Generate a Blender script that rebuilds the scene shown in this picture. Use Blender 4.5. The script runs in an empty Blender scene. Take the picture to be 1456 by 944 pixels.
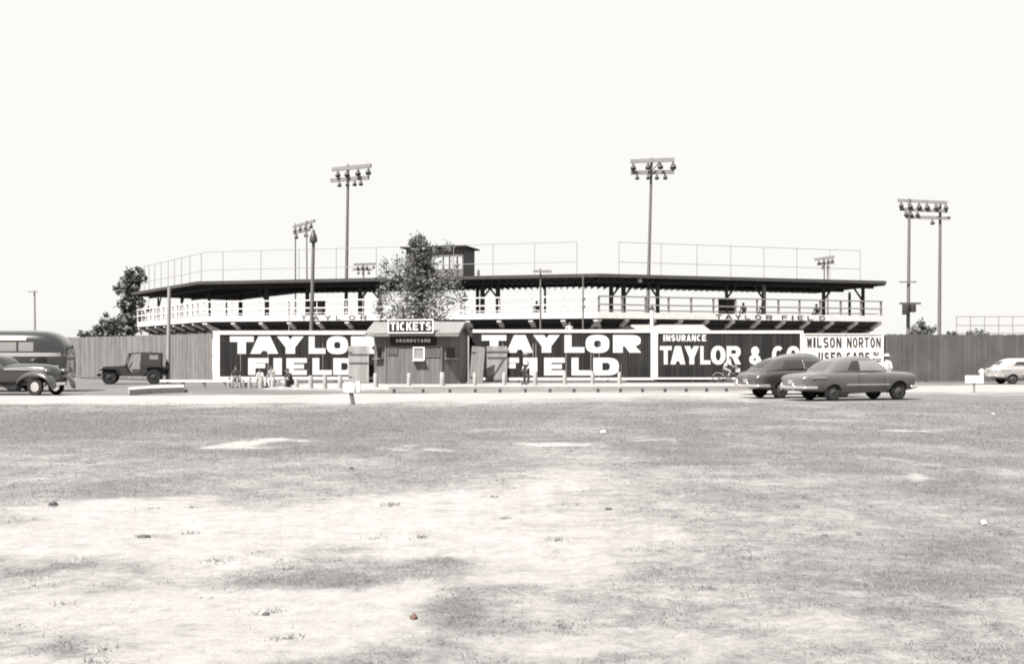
import bpy, bmesh, math, random
import numpy as np
from mathutils import Vector, Matrix, noise
from mathutils.bvhtree import BVHTree
random.seed(7); np.random.seed(7)
SC = bpy.context.scene
COL = SC.collection
F, CX, HY, EYE = 1650.0, 728.0, 508.5, 1.6
V = Vector
R = math.radians
def P(px, py, Y): return V(((px-CX)/F*Y, Y, EYE-(py-HY)/F*Y))
def GX(px, Y): return (px-CX)/F*Y
def ZZ(py, Y): return EYE-(py-HY)/F*Y
def GY(py): return F*EYE/(py-HY)

# ------------------------------------------------------------------ materials
TINT = (1.0, .96, .937)
def mat(name, v, rough=.8, var=.12, scale=3.0, stretch=(1,1,1), island=0.0, spec=.25, metal=0.0, coat=0.0, bump=0.0, detail=5, tint=TINT):
    if v < .43 and not metal: v *= .67
    m = bpy.data.materials.new(name); m.use_nodes = True
    nt = m.node_tree; n = nt.nodes; l = nt.links
    bs = n['Principled BSDF']
    bs.inputs['Roughness'].default_value = rough
    bs.inputs['Metallic'].default_value = metal
    bs.inputs['Specular IOR Level'].default_value = spec
    bs.inputs['Coat Weight'].default_value = coat; bs.inputs['Coat Roughness'].default_value = .06
    tc = n.new('ShaderNodeTexCoord'); mp = n.new('ShaderNodeMapping')
    mp.inputs['Scale'].default_value = stretch
    l.new(tc.outputs['Object'], mp.inputs['Vector'])
    no = n.new('ShaderNodeTexNoise'); no.inputs['Scale'].default_value = scale; no.inputs['Detail'].default_value = detail
    no.inputs['Roughness'].default_value = .65
    l.new(mp.outputs['Vector'], no.inputs['Vector'])
    mr = n.new('ShaderNodeMapRange')
    mr.inputs['From Min'].default_value = .25; mr.inputs['From Max'].default_value = .75
    mr.inputs['To Min'].default_value = 1-var; mr.inputs['To Max'].default_value = 1+var
    l.new(no.outputs['Fac'], mr.inputs['Value'])
    val = mr.outputs['Result']
    if island:
        g = n.new('ShaderNodeNewGeometry'); mi = n.new('ShaderNodeMapRange')
        mi.inputs['To Min'].default_value = 1-island; mi.inputs['To Max'].default_value = 1+island
        l.new(g.outputs['Random Per Island'], mi.inputs['Value'])
        mu = n.new('ShaderNodeMath'); mu.operation = 'MULTIPLY'
        l.new(val, mu.inputs[0]); l.new(mi.outputs['Result'], mu.inputs[1]); val = mu.outputs[0]
    vm = n.new('ShaderNodeVectorMath'); vm.operation = 'SCALE'
    vm.inputs[0].default_value = (v*tint[0], v*tint[1], v*tint[2])
    l.new(val, vm.inputs['Scale'])
    l.new(vm.outputs['Vector'], bs.inputs['Base Color'])
    if bump:
        bp = n.new('ShaderNodeBump'); bp.inputs['Strength'].default_value = bump; bp.inputs['Distance'].default_value = .02
        l.new(no.outputs['Fac'], bp.inputs['Height']); l.new(bp.outputs['Normal'], bs.inputs['Normal'])
    return m
def glass(name, v=.05):
    m = mat(name, v, rough=.08, var=.05, spec=.6)
    return m
M = {}
M['fence_pale'] = mat('weathered_board', .178, var=.22, scale=1.4, stretch=(2,1,.6), island=.15, spec=.12)
M['fence_dark'] = mat('dark_board', .112, var=.25, scale=.8, stretch=(1,1,.9), island=.1, spec=.12)
M['sign_black'] = mat('black_sign_paint', .028, var=.35, scale=2.0, stretch=(4,1,.4), island=.25, spec=.12)
M['sign_white'] = mat('white_sign_paint', .44, var=.16, scale=2.5, stretch=(4,1,.5))
M['sign_cream'] = mat('cream_sign_paint', .5, var=.1, scale=2.5, stretch=(4,1,.5), island=.06)
M['white'] = mat('white_paint', .44*1.0, var=.1, scale=2.0)
M['greyrail'] = mat('grey_rail_timber', .24, var=.2, scale=2)  # rails and posts of the last wing, darker than the rest
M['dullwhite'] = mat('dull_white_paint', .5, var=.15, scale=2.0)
M['dark_letter'] = mat('dark_letter_paint', .04, var=.2)
M['roof_dark'] = mat('tarred_roof', .05, var=.3, scale=1.5)
M['rafter'] = mat('rafter_wood', .06, var=.3, scale=2, island=.3)
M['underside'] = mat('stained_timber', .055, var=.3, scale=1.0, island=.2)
M['raker'] = mat('pale_timber', .6, var=.15, scale=2)
M['column'] = mat('column_wood', .05, var=.2, scale=2)
M['greywood'] = mat('grey_timber', .22, var=.25, scale=2, stretch=(3,3,.6))
M['pole'] = mat('creosoted_pole', .15, var=.3, scale=2.5, stretch=(4,4,.4))
M['palepole'] = mat('pale_pole', .3, var=.25, scale=2.5, stretch=(4,4,.4))
M['wire'] = mat('galvanised_pipe', .3, var=.1, rough=.5)
M['lampmetal'] = mat('lamp_metal', .06, var=.2, rough=.45)
M['booth'] = mat('booth_board', .145, var=.22, scale=1.5, stretch=(4,4,.5), island=.14)
M['boothroof'] = mat('booth_roofing', .225, var=.16, scale=2.5, bump=.2)
M['dark'] = mat('dark_opening', .05, var=.2)
M['gate'] = mat('gate_board', .3, var=.2, scale=1.5, stretch=(4,1,.5), island=.12)
M['gate_dark'] = mat('gate_batten', .13, var=.2)
M['metalroof'] = mat('pale_metal_roof', .34, rough=.5, var=.12, scale=2)
M['raker2'] = mat('worn_concrete', .40, var=.2, scale=2.5, bump=.2)
M['concrete'] = mat('concrete', .36, var=.18, scale=2.5, bump=.15)
M['kerbface'] = mat('kerb_concrete', .3, var=.18, scale=2.5)
M['road'] = mat('pale_gravel', .33, var=.24, scale=.8, stretch=(.5,1.6,1), rough=.95, detail=9)
M['bollard'] = mat('weathered_post', .36, var=.2, scale=5, stretch=(2,2,.5))
M['leaf'] = mat('tree_leaf', .165, var=.3, scale=2, island=.5, rough=.6, tint=(1,1,.95))
M['leaf_dark'] = mat('dense_leaf', .17, var=.3, scale=2, island=.5, rough=.6, tint=(1,1,.95))
M['bark'] = mat('bark', .1, var=.3, scale=4)
M['tyre'] = mat('tyre_rubber', .022, var=.2, rough=.9)
M['chrome'] = mat('chrome', .85, rough=.18, var=.03, metal=1.0)
M['whitewall'] = mat('whitewall_rubber', .5, var=.1)
M['carglass'] = glass('car_glass', .035)
M['paleglass'] = glass('pale_glass', .26)  # opaque panes with a pale base colour
M['backglass'] = glass('grey_glass', .1)
M['hub'] = mat('dull_wheel_rim', .07, rough=.5)
M['car_grey'] = mat('grey_car_paint', .12, rough=.3, var=.1, scale=2, spec=.5, coat=.9)
M['car_dark'] = mat('dark_car_paint', .05, rough=.25, var=.1, scale=2, spec=.5, coat=1.0)
M['car_black'] = mat('black_car_paint', .02, rough=.22, var=.1, spec=.5, coat=1.0)
M['car_pale'] = mat('pale_car_paint', .36, rough=.35, var=.06, spec=.5, coat=.2)
M['olive'] = mat('olive_drab_paint', .035, rough=.7, var=.2, scale=4)
M['canvas'] = mat('canvas_cloth', .055, rough=.95, var=.2, scale=4)
M['band'] = mat('pale_bus_band', .4, rough=.4, var=.08)
M['lens'] = mat('lamp_lens', .12, rough=.2, var=.05, spec=.6)
M['skin'] = mat('skin', .28, var=.06, rough=.6)
M['shirt_white'] = mat('white_shirt', .44*1.0, var=.08, rough=.9)
M['shirt_grey'] = mat('grey_shirt', .3, var=.12, rough=.9)
M['shirt_pale'] = mat('pale_shirt', .46, var=.12, rough=.9)
M['cloth_dark'] = mat('dark_cloth', .05, var=.15, rough=.95)
M['hair'] = mat('dark_hair', .03, var=.2, rough=.7)
M['straw'] = mat('straw_hat', .5, var=.12, rough=.9)
M['clod'] = mat('dark_clod', .08, var=.3, scale=8)
M['rust'] = mat('rusty_scrap', .12, var=.3, scale=8, tint=(1.25,.75,.6))
M['paper'] = mat('paper_scrap', .44*1.0, var=.06)

# ------------------------------------------------------------------ mesh builder
class MB:
    def __init__(s): s.bm = bmesh.new()
    def _f(s, vs):
        try: return s.bm.faces.new(vs)
        except ValueError: return None
    def poly(s, pts): return s._f([s.bm.verts.new(V(p)) for p in pts])
    def hexa(s, a, b):        # two quads a (bottom loop), b (top loop)
        va = [s.bm.verts.new(V(p)) for p in a]; vb = [s.bm.verts.new(V(p)) for p in b]
        n = len(a)
        s._f(va[::-1]); s._f(vb)
        for i in range(n): s._f([va[i], va[(i+1)%n], vb[(i+1)%n], vb[i]])
    def prism(s, pts, vec):
        vec = V(vec); s.hexa(pts, [V(p)+vec for p in pts])
    def box(s, c, d, rz=0, rx=0, ry=0):
        m = Matrix.Translation(V(c)) @ Matrix.Rotation(rz,4,'Z') @ Matrix.Rotation(ry,4,'Y') @ Matrix.Rotation(rx,4,'X')
        x,y,z = d[0]/2, d[1]/2, d[2]/2
        a = [m@V(p) for p in ((-x,-y,-z),(x,-y,-z),(x,y,-z),(-x,y,-z))]
        b = [m@V(p) for p in ((-x,-y,z),(x,-y,z),(x,y,z),(-x,y,z))]
        s.hexa(a, b)
    def beam(s, p0, p1, w, h):
        p0, p1 = V(p0), V(p1); d = (p1-p0).normalized()
        up = V((0,0,1)) if abs(d.z) < .95 else V((0,1,0))
        sd = d.cross(up).normalized(); u2 = sd.cross(d).normalized()
        f = lambda p: [p-sd*w/2-u2*h/2, p+sd*w/2-u2*h/2, p+sd*w/2+u2*h/2, p-sd*w/2+u2*h/2]
        s.hexa(f(p0), f(p1))
    def tube(s, p0, p1, r0, r1=None, n=8):
        if r1 is None: r1 = r0
        p0, p1 = V(p0), V(p1); d = (p1-p0).normalized()
        up = V((0,0,1)) if abs(d.z) < .95 else V((1,0,0))
        a = d.cross(up).normalized(); b = d.cross(a).normalized()
        f = lambda p, r: [p+(a*math.cos(2*math.pi*i/n)+b*math.sin(2*math.pi*i/n))*r for i in range(n)]
        s.hexa(f(p0,r0), f(p1,r1))
    def path(s, pts, r, n=6):
        for a, b in zip(pts[:-1], pts[1:]): s.tube(a, b, r, r, n)
    def lathe(s, prof, m, n=20, closed=False):
        rings = []
        for r, z in prof:
            rings.append([s.bm.verts.new(m@V((r*math.cos(2*math.pi*i/n), r*math.sin(2*math.pi*i/n), z))) for i in range(n)])
        k = len(rings)
        for j in range(k if closed else k-1):
            A, B = rings[j], rings[(j+1)%k]
            for i in range(n): s._f([A[i], A[(i+1)%n], B[(i+1)%n], B[i]])
        if not closed:
            s._f(rings[0][::-1]); s._f(rings[-1])
    def ell(s, c, r, n=12, k=8, rz=0):
        m = Matrix.Translation(V(c)) @ Matrix.Rotation(rz,4,'Z') @ Matrix.Diagonal((r[0],r[1],r[2],1))
        prof = [(max(.001,math.sin(math.pi*i/k)), -math.cos(math.pi*i/k)) for i in range(k+1)]
        s.lathe(prof, m, n)
    def torus(s, m, Rr, r, n=24, k=8):
        s.lathe([(Rr+r*math.cos(2*math.pi*i/k), r*math.sin(2*math.pi*i/k)) for i in range(k)], m, n, True)
    def build(s, name, material, parent=None, off=None, smooth=None, loc=None):
        me = bpy.data.meshes.new(name)
        bmesh.ops.recalc_face_normals(s.bm, faces=s.bm.faces)
        o = V((0,0,0)) if off is None else V(off)
        if o.length: bmesh.ops.translate(s.bm, verts=s.bm.verts, vec=-o)
        s.bm.to_mesh(me); s.bm.free()
        return link(name, me, material, parent, smooth, loc)
def link(name, me, material, parent=None, smooth=None, loc=None):
    if smooth:
        me.shade_smooth(); me.set_sharp_from_angle(angle=R(smooth))
    if material is not None:
        for mm in (material if isinstance(material, (list,tuple)) else [material]): me.materials.append(mm)
    ob = bpy.data.objects.new(name, me); COL.objects.link(ob)
    if parent is not None: ob.parent = parent
    if loc is not None: ob.location = loc
    return ob
def tag(o, label=None, cat=None, group=None, kind=None):
    if label: o['label'] = label
    if cat: o['category'] = cat
    if group: o['group'] = group
    if kind: o['kind'] = kind
    return o
def thing(name, label, cat, loc=(0,0,0), rz=0, group=None):
    o = bpy.data.objects.new(name, None); COL.objects.link(o)
    o.location = loc; o.rotation_euler = (0,0,rz); o.empty_display_size = .2
    return tag(o, label, cat, group)
def copy_tree(o, parent=None):
    c = o.copy(); COL.objects.link(c)
    if parent is not None: c.parent = parent
    for ch in list(o.children): copy_tree(ch, c)
    return c
def eval_mesh(ob):
    dg = bpy.context.evaluated_depsgraph_get()
    me = bpy.data.meshes.new_from_object(ob.evaluated_get(dg))
    return me
def sub_smooth(mb, lev=2, cutters=()):
    """subdivide a cage, cut cylinders out of it, return the mesh"""
    me = bpy.data.meshes.new('cage'); bmesh.ops.recalc_face_normals(mb.bm, faces=mb.bm.faces)
    mb.bm.to_mesh(me); mb.bm.free()
    ob = bpy.data.objects.new('cage', me); COL.objects.link(ob)
    md = ob.modifiers.new('s','SUBSURF'); md.levels = lev; md.render_levels = lev
    tmp = []
    for c in cutters:
        cm = bpy.data.meshes.new('cut'); bmesh.ops.recalc_face_normals(c.bm, faces=c.bm.faces); c.bm.to_mesh(cm); c.bm.free()
        co = bpy.data.objects.new('cut', cm); COL.objects.link(co); tmp.append(co)
        b = ob.modifiers.new('b','BOOLEAN'); b.operation = 'DIFFERENCE'; b.object = co; b.solver = 'EXACT'
    res = eval_mesh(ob)
    for t in tmp+[ob]: bpy.data.objects.remove(t)
    return res
def bvh_of(me):
    return BVHTree.FromPolygons([v.co.copy() for v in me.vertices], [tuple(p.vertices) for p in me.polygons])

# ------------------------------------------------------------------ lettering
def ring(cx, cy, rx, ry, a0, a1, s, b, p=2.5, n=18):
    out = []
    def se(a, X, Y):
        c, q = math.cos(a), math.sin(a)
        return (cx+X*math.copysign(abs(c)**(2/p), c), cy+Y*math.copysign(abs(q)**(2/p), q))
    k = max(4, int(n*abs(a1-a0)/180))
    for i in range(k):
        t0 = R(a0+(a1-a0)*i/k); t1 = R(a0+(a1-a0)*(i+1)/k)
        out.append([se(t0,rx,ry), se(t1,rx,ry), se(t1,rx-s,ry-b), se(t0,rx-s,ry-b)])
    return out
def rc(x0,y0,x1,y1): return [[(x0,y0),(x1,y0),(x1,y1),(x0,y1)]]
def glyph(c, s, b, p=2.5):
    """strokes of a capital in a unit box; each stroke is a list of quads"""
    h = s/2
    if c == 'T': return [rc(0,1-b,1,1), rc(.5-h,0,.5+h,1-b)]
    if c == 'A': return [[[(0,0),(s*1.05,0),(.5+s*.55,1),(.5-s*.6,1)]], [[(1-s*1.05,0),(1,0),(.5+s*.6,1),(.5-s*.55,1)]], rc(.22,.17,.78,.17+b*.8)]
    if c == 'Y': return [[[(0,1),(.5-h,.36),(.5+h,.46),(s*1.15,1)]], [[(1-s*1.15,1),(.5-h,.46),(.5+h,.36),(1,1)]], rc(.5-h,0,.5+h,.44)]
    if c == 'L': return [rc(0,0,s,1), rc(s,0,1,b)]
    if c == 'O': return [ring(.5,.5,.5,.5,0,360,s,b,p)]
    if c == 'C': return [ring(.5,.5,.5,.5,48,312,s,b,p)]
    if c == 'G': return [ring(.5,.5,.5,.5,48,330,s,b,p), rc(.55,.3,1,.3+b)]
    if c == 'R': return [rc(0,0,s,1), rc(s,1-b,.6,1), rc(s,.36,.6,.36+b), ring(.6,.68,.4,.32,-90,90,s,b,p), [[(.42,.37),(.42+s*1.1,.37),(1.02,0),(1.02-s*1.2,0)]]]
    if c == 'F': return [rc(0,0,s,1), rc(s,1-b,1,1), rc(s,.4,.84,.4+b*.95)]
    if c == 'E': return [rc(0,0,s,1), rc(s,1-b,1,1), rc(s,.5-b*.45,.86,.5+b*.45), rc(s,0,1,b)]
    if c == 'I': return [rc(0,0,1,1)]
    if c == 'D': return [rc(0,0,s,1), rc(s,1-b,.52,1), rc(s,0,.52,b), ring(.52,.5,.48,.5,-90,90,s,b,p)]
    if c == 'N': return [rc(0,0,s*.9,1), rc(1-s*.9,0,1,1), [[(0,1),(s*1.15,1),(1,0),(1-s*1.15,0)]]]
    if c == 'S':
        ry = (1+b)/4
        return [ring(.5,1-ry,.5,ry,25,270,s,b,p), ring(.5,ry,.5,ry,-155,90,s,b,p)]
    if c == 'U': return [rc(0,.42,s,1), rc(1-s,.42,1,1), ring(.5,.42,.5,.42,180,360,s,b,p)]
    if c == 'K': return [rc(0,0,s,1), [[(s,.3),(s,.62),(1-s*1.1,1),(1.02,1)]], [[(s+.1,.5),(s+.3,.66),(1.03,0),(1.0-s*1.15,0)]]]
    if c == 'W':
        t = s*.8
        return [[[(0,1),(t,1),(.25+t*.6,0),(.25-t*.5,0)]], [[(.25-t*.5,0),(.25+t*.6,0),(.5+t*.45,.9),(.5-t*.45,.9)]], [[(.5-t*.45,.9),(.5+t*.45,.9),(.75+t*.5,0),(.75-t*.6,0)]], [[(.75-t*.6,0),(.75+t*.5,0),(1,1),(1-t,1)]]]
    if c == '&': return [ring(.45,.74,.3,.26,0,360,s*.85,b*.9,2), ring(.42,.28,.42,.28,0,360,s*.95,b,2), [[(.45,.42),(.45+s,.45),(1.05,0),(.85,-.02)]]]
    return [rc(0,0,1,1)]
def put_letter(mb, c, O, ux, uz, n, s, b, p=2.5, d=.002):
    O, ux, uz, n = V(O), V(ux), V(uz), V(n)
    for k, st in enumerate(glyph(c, s, b, p)):
        for q in st: mb.poly([O+ux*x+uz*y+n*(d*k) for x, y in q])
def letters_px(mb, items, Y, s, b, p=2.5, out=.04):
    """items: (char, px0, px1, py_top, py_bottom) on a board facing the viewer at depth Y"""
    for c, x0, x1, y0, y1 in items:
        O = P(x0, y1, Y); O.y = Y-out
        ux = V((GX(x1,Y)-GX(x0,Y),0,0)); uz = V((0,0,ZZ(y0,Y)-ZZ(y1,Y)))
        put_letter(mb, c, O, ux, uz, (0,-1,0), s, b, p)
def spread(word, x0, x1, y0, y1, gap=.22, narrow=.45):
    w = [narrow if c == 'I' else (.6 if c == ' ' else 1.0) for c in word]
    tot = sum(w)+gap*(len(word)-1); u = (x1-x0)/tot; x = x0; out = []
    for c, k in zip(word, w):
        if c != ' ': out.append((c, x, x+k*u, y0, y1))
        x += (k+gap)*u
    return out
def boards(mb, p0, p1, z0, z1, w=.2, jit=.012, zj=.03, th=.025, gap=.012):
    """upright boards between two ground points"""
    p0 = V((p0[0],p0[1],0)); p1 = V((p1[0],p1[1],0)); d = p1-p0; L = d.length; d.normalize()
    n = V((d.y,-d.x,0)); a = math.atan2(d.y,d.x); k = max(1,round(L/w)); w = L/k
    zt = z1 if callable(z1) else (lambda t: z1)
    for i in range(k):
        t = (i+.5)*w; h = zt(t/L)-random.random()*zj
        c = p0+d*t+n*(random.random()*jit)
        mb.box((c.x,c.y,(z0+h)/2), (w-gap,th,h-z0), a)

# ------------------------------------------------------------------ camera, world, sun
cam = bpy.data.cameras.new('camera'); co = bpy.data.objects.new('camera', cam); COL.objects.link(co)
co.location = (0,0,EYE); co.rotation_euler = (R(90),0,0)
cam.sensor_width = 36; cam.lens = F/1456*36; cam.shift_y = (HY-472)/1456; cam.clip_end = 5000; cam.clip_start = .1
SC.camera = co
AZ, EL = 42, 52
sd = V((-math.sin(R(AZ))*math.cos(R(EL)), -math.cos(R(AZ))*math.cos(R(EL)), math.sin(R(EL))))
sun = bpy.data.lights.new('sun','SUN'); so = bpy.data.objects.new('sun', sun); COL.objects.link(so)
sun.energy = 5.0; sun.angle = R(.5); sun.color = (1,.965,.93)
so.rotation_euler = (-sd).to_track_quat('-Z','Y').to_euler(); so.location = (-30,-30,60)
w = bpy.data.worlds.new('World'); SC.world = w; w.use_nodes = True
nt = w.node_tree; bg = nt.nodes['Background']; bg.inputs['Strength'].default_value = .1
sk = nt.nodes.new('ShaderNodeTexSky'); sk.sky_type = 'NISHITA'; sk.sun_disc = False
sk.sun_elevation = R(EL); sk.sun_rotation = math.atan2(sd.x, sd.y); sk.dust_density = 4.0; sk.air_density = 1.5
# black-and-white film: the sky's luminance only, evened out by the thin high haze
bw = nt.nodes.new('ShaderNodeRGBToBW'); nt.links.new(sk.outputs['Color'], bw.inputs['Color'])
ad = nt.nodes.new('ShaderNodeMath'); ad.operation = 'MULTIPLY_ADD'; ad.inputs[1].default_value = .25; ad.inputs[2].default_value = 3.15
nt.links.new(bw.outputs['Val'], ad.inputs[0])
mn = nt.nodes.new('ShaderNodeMath'); mn.operation = 'MINIMUM'; mn.inputs[1].default_value = 3.45
nt.links.new(ad.outputs[0], mn.inputs[0])
vs = nt.nodes.new('ShaderNodeVectorMath'); vs.operation = 'SCALE'; vs.inputs[0].default_value = (1.0,.985,.95)
nt.links.new(mn.outputs[0], vs.inputs['Scale']); nt.links.new(vs.outputs['Vector'], bg.inputs['Color'])
SC.view_settings.view_transform = 'Standard'; SC.view_settings.look = 'None'
SC.view_settings.exposure = 1.5; SC.view_settings.gamma = 1
SC.cycles.filter_width = 1.9
SC.cycles.max_bounces = 6

# ------------------------------------------------------------------ ground
PATCH = [ # bare pale earth (+) and thicker grass (-): px, py, rx, ry, amount
 (335,632,56,6,1.5),(395,627,44,3,1.2),(800,633,48,4.5,1.5),(915,629,46,2.6,1.4),(1295,614,42,2.8,1.4),(590,640,30,4,1.2),(520,655,60,10,.25),
 (1065,658,15,4,.8),(1243,650,16,3,.6),(1285,656,18,3,.6),(1305,682,20,4,.8),(1330,660,18,4,.5),(1190,646,14,3,.4),(1420,668,20,4,.4),
 (200,735,170,22,.75),(70,770,110,22,.8),(330,760,140,26,.7),(120,740,60,14,.5),(250,790,120,20,.4),
 (620,730,190,36,.6),(760,690,170,18,.4),(650,780,120,18,.85),(780,812,120,26,.7),(500,745,100,30,.3),(860,770,120,20,.3),
 (430,890,170,38,1.1),(300,860,170,26,.7),(90,870,110,22,.7),(560,850,60,26,.8),(200,925,180,14,.6),(800,880,70,24,.3),(930,850,140,22,.35),
 (1020,910,140,20,.35),(780,920,160,16,.35),(1180,890,80,16,.25),(640,660,200,12,.15),
 (420,838,85,22,-1.0),(480,812,60,14,-.6),(90,818,80,11,-1.1),(170,848,80,9,-.6),(90,916,70,8,-1.1),(680,880,52,30,-.75),(640,856,50,10,-.5),(735,838,40,5,-.5),(610,800,30,6,-.5),
 (300,700,170,12,-.6),(120,705,100,10,-.35),(110,745,80,7,-.8),(205,763,22,5,-.6),(215,722,14,4,-.5),(830,858,44,14,-.5),(560,795,90,7,-.4),
 (1380,760,140,80,-.35),(1340,860,130,60,-.25),(1180,640,260,30,-.3),(250,600,260,22,-.35),(1000,655,60,10,-.4),(700,660,120,12,-.2)]
def bare(X, Y):
    """amount of bare pale soil at a ground point"""
    if Y < 3.5: return .35
    px = CX+F*X/Y; py = HY+F*EYE/Y
    v = .2+.24*min(1,max(0,(py-640)/90))
    px += 55*noise.noise(V((X*.9,Y*.9,2.2)))+25*noise.noise(V((X*2.7,Y*2.7,4.2))); py += (py-HY)*(.07*noise.noise(V((X*.8,Y*.8,9.2)))+.04*noise.noise(V((X*2.5,Y*2.5,6.2))))
    if px > 1000: v -= .22*min(1,(px-1000)/350)
    for a, b, c, d, e in PATCH:
        q = ((px-a)/c)**2+((py-b)/d)**2
        if q < 5: v += e*(1.15 if e > 0 else .9)*math.exp(-q**(1.6 if e > 0 else 1.1))
    v = .22+v*.55+.1*min(1,max(0,(py-660)/90))
    v += .22*noise.fractal(V((X*.3,Y*.1,5.7)), .8, 2.1, 4)
    v += .26*noise.fractal(V((X*.45,Y*.4,3.1)), .8, 2.1, 4)+.2*noise.fractal(V((X*1.1,Y*1.5,8.1)), .9, 2.1, 4)
    if py < 650: v -= .13*min(1,(650-py)/30)+(.08 if px < 620 else 0)
    v = min(v, .95)
    if Y > 47 and X < -9: v -= .12
    if 34 < Y < 58: v += .4*math.exp(-((Y-(41+max(0,(px-500))*.0145))/4.5)**2)
    if Y > 64: v -= .1
    return v
xs = np.concatenate([-np.geomspace(900,42,22), np.arange(-40,-9,.5), np.arange(-9,9,.12), np.arange(9,40.1,.5), np.geomspace(42,900,22)])
ys = np.concatenate([np.linspace(-60,3,10), np.geomspace(3.6,62,190), np.geomspace(64,2500,36)])
gm = bpy.data.meshes.new('ground')
vv = []; bb = []
for y in ys:
    for x in xs:
        x_, y_ = float(x), float(y)
        z = 0.0
        if y_ < 36: z = (.05*noise.noise(V((x_*.35,y_*.35,0)))+.018*noise.noise(V((x_*1.6,y_*1.6,5))))*min(1,(36-y_)/8)
        vv.append((x_,y_,z)); bb.append(bare(x_,y_) if 3 < y_ < 90 and abs(x_) < 45 else .25)
nx = len(xs)
ff = [(j*nx+i, j*nx+i+1, (j+1)*nx+i+1, (j+1)*nx+i) for j in range(len(ys)-1) for i in range(nx-1)]
gm.from_pydata(vv, [], ff); gm.shade_smooth()
at = gm.attributes.new('bare','FLOAT','POINT'); at.data.foreach_set('value', bb)
mg = bpy.data.materials.new('dry_field'); mg.use_nodes = True
n = mg.node_tree.nodes; l = mg.node_tree.links; bs = n['Principled BSDF']; bs.inputs['Roughness'].default_value = 1; bs.inputs['Specular IOR Level'].default_value = .05
an = n.new('ShaderNodeAttribute'); an.attribute_name = 'bare'
tc = n.new('ShaderNodeTexCoord')
def nz(scale, detail, rough=.6, stretch=(1,1,1)):
    mp = n.new('ShaderNodeMapping'); mp.inputs['Scale'].default_value = stretch; l.new(tc.outputs['Object'], mp.inputs['Vector'])
    t = n.new('ShaderNodeTexNoise'); t.inputs['Scale'].default_value = scale; t.inputs['Detail'].default_value = detail; t.inputs['Roughness'].default_value = rough
    l.new(mp.outputs['Vector'], t.inputs['Vector']); return t.outputs['Fac']
def mth(op, a, b=None, c=None):
    t = n.new('ShaderNodeMath'); t.operation = op
    for i, q in enumerate((a,b,c)):
        if q is None: continue
        if isinstance(q,(int,float)): t.inputs[i].default_value = q
        else: l.new(q, t.inputs[i])
    return t.outputs[0]
n1 = nz(4.5, 9, .74); n2 = nz(45, 6, .75); n3 = nz(1.2, 7, .68); n4 = nz(11, 5, .7)
f = mth('ADD', an.outputs['Fac'], mth('MULTIPLY_ADD', n1, 1.9, -.95))
f = mth('ADD', f, mth('MULTIPLY_ADD', n3, .7, -.35))
f = mth('ADD', f, mth('MULTIPLY_ADD', n2, 1.1, -.55))
f = mth('ADD', f, mth('MULTIPLY_ADD', n4, 1.1, -.55))
f = mth('MULTIPLY', f, .8)
rmp = n.new('ShaderNodeValToRGB'); l.new(f, rmp.inputs['Fac'])
E = rmp.color_ramp.elements
def gc(v, t=(1,.965,.945)): return (v*t[0],v*t[1],v*t[2],1)
E[0].position = 0; E[0].color = gc(.108,(1,.985,.965)); E[1].position = 1; E[1].color = gc(.3)
e = E.new(.25); e.color = gc(.152,(1,.98,.96)); e = E.new(.47); e.color = gc(.207); e = E.new(.68); e.color = gc(.258)
l.new(rmp.outputs['Color'], bs.inputs['Base Color'])
f = None
bp = n.new('ShaderNodeBump'); bp.inputs['Strength'].default_value = .6; bp.inputs['Distance'].default_value = .04
l.new(mth('ADD', n1, n2), bp.inputs['Height']); l.new(bp.outputs['Normal'], bs.inputs['Normal'])
tag(link('ground', gm, mg), kind='structure')

# short dry grass standing on the field
M['grass'] = mat('dry_grass_blade', .32, var=.15, scale=.8, island=.15, rough=.9, spec=.1, tint=(1,.98,.955))
rng = np.random.default_rng(3); vl = []; fl = []; k = 0
def gz(x, y):
    return (.05*noise.noise(V((x*.35,y*.35,0)))+.018*noise.noise(V((x*1.6,y*1.6,5))))*min(1,(36-y)/8) if y < 36 else 0
cnt = 0
while cnt < 210000:
    t = rng.random(); y = 5.4*(41/5.4)**t
    x = (rng.random()-.5)*2*(.47*y+.3)
    b = bare(x,y)+.45*noise.fractal(V((x*3.1,y*3.1,1.7)),.8,2.1,3)
    if rng.random() > max(.002, min(1, (.66-b)*1.05)): continue
    z = gz(x,y)-.004; sc = .6+.9*rng.random()
    for q in range(1):
        h = (.005+.013*rng.random())*sc*(1+y/30); wd = (.0014+.0018*rng.random())*(1+y/9)
        a = rng.random()*6.283; lean = (rng.random()*1.6+.3)*h; a2 = rng.random()*6.283
        ox, oy = x+(rng.random()-.5)*.05, y+(rng.random()-.5)*.05
        dx, dy = math.cos(a)*wd, math.sin(a)*wd
        vl += [(ox-dx,oy-dy,z),(ox+dx,oy+dy,z),(ox+math.cos(a2)*lean,oy+math.sin(a2)*lean,z+h)]
        fl.append((k,k+1,k+2)); k += 3
    cnt += 1
tufts = [wx_ for wx_ in ((205,766),(215,724),(76,722),(310,800),(385,868),(500,668),(640,630),(930,660),(960,735),(1130,720),(1235,835),(1100,690),(1330,800),(700,705),(380,645),(150,925),(1010,840))]
tufts = [(((px-CX)/F*GY(py)),GY(py)) for px,py in tufts]
for q in range(40):
    y = 5.6*(26/5.6)**rng.random(); tufts.append(((rng.random()-.5)*.95*y, y))
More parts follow.
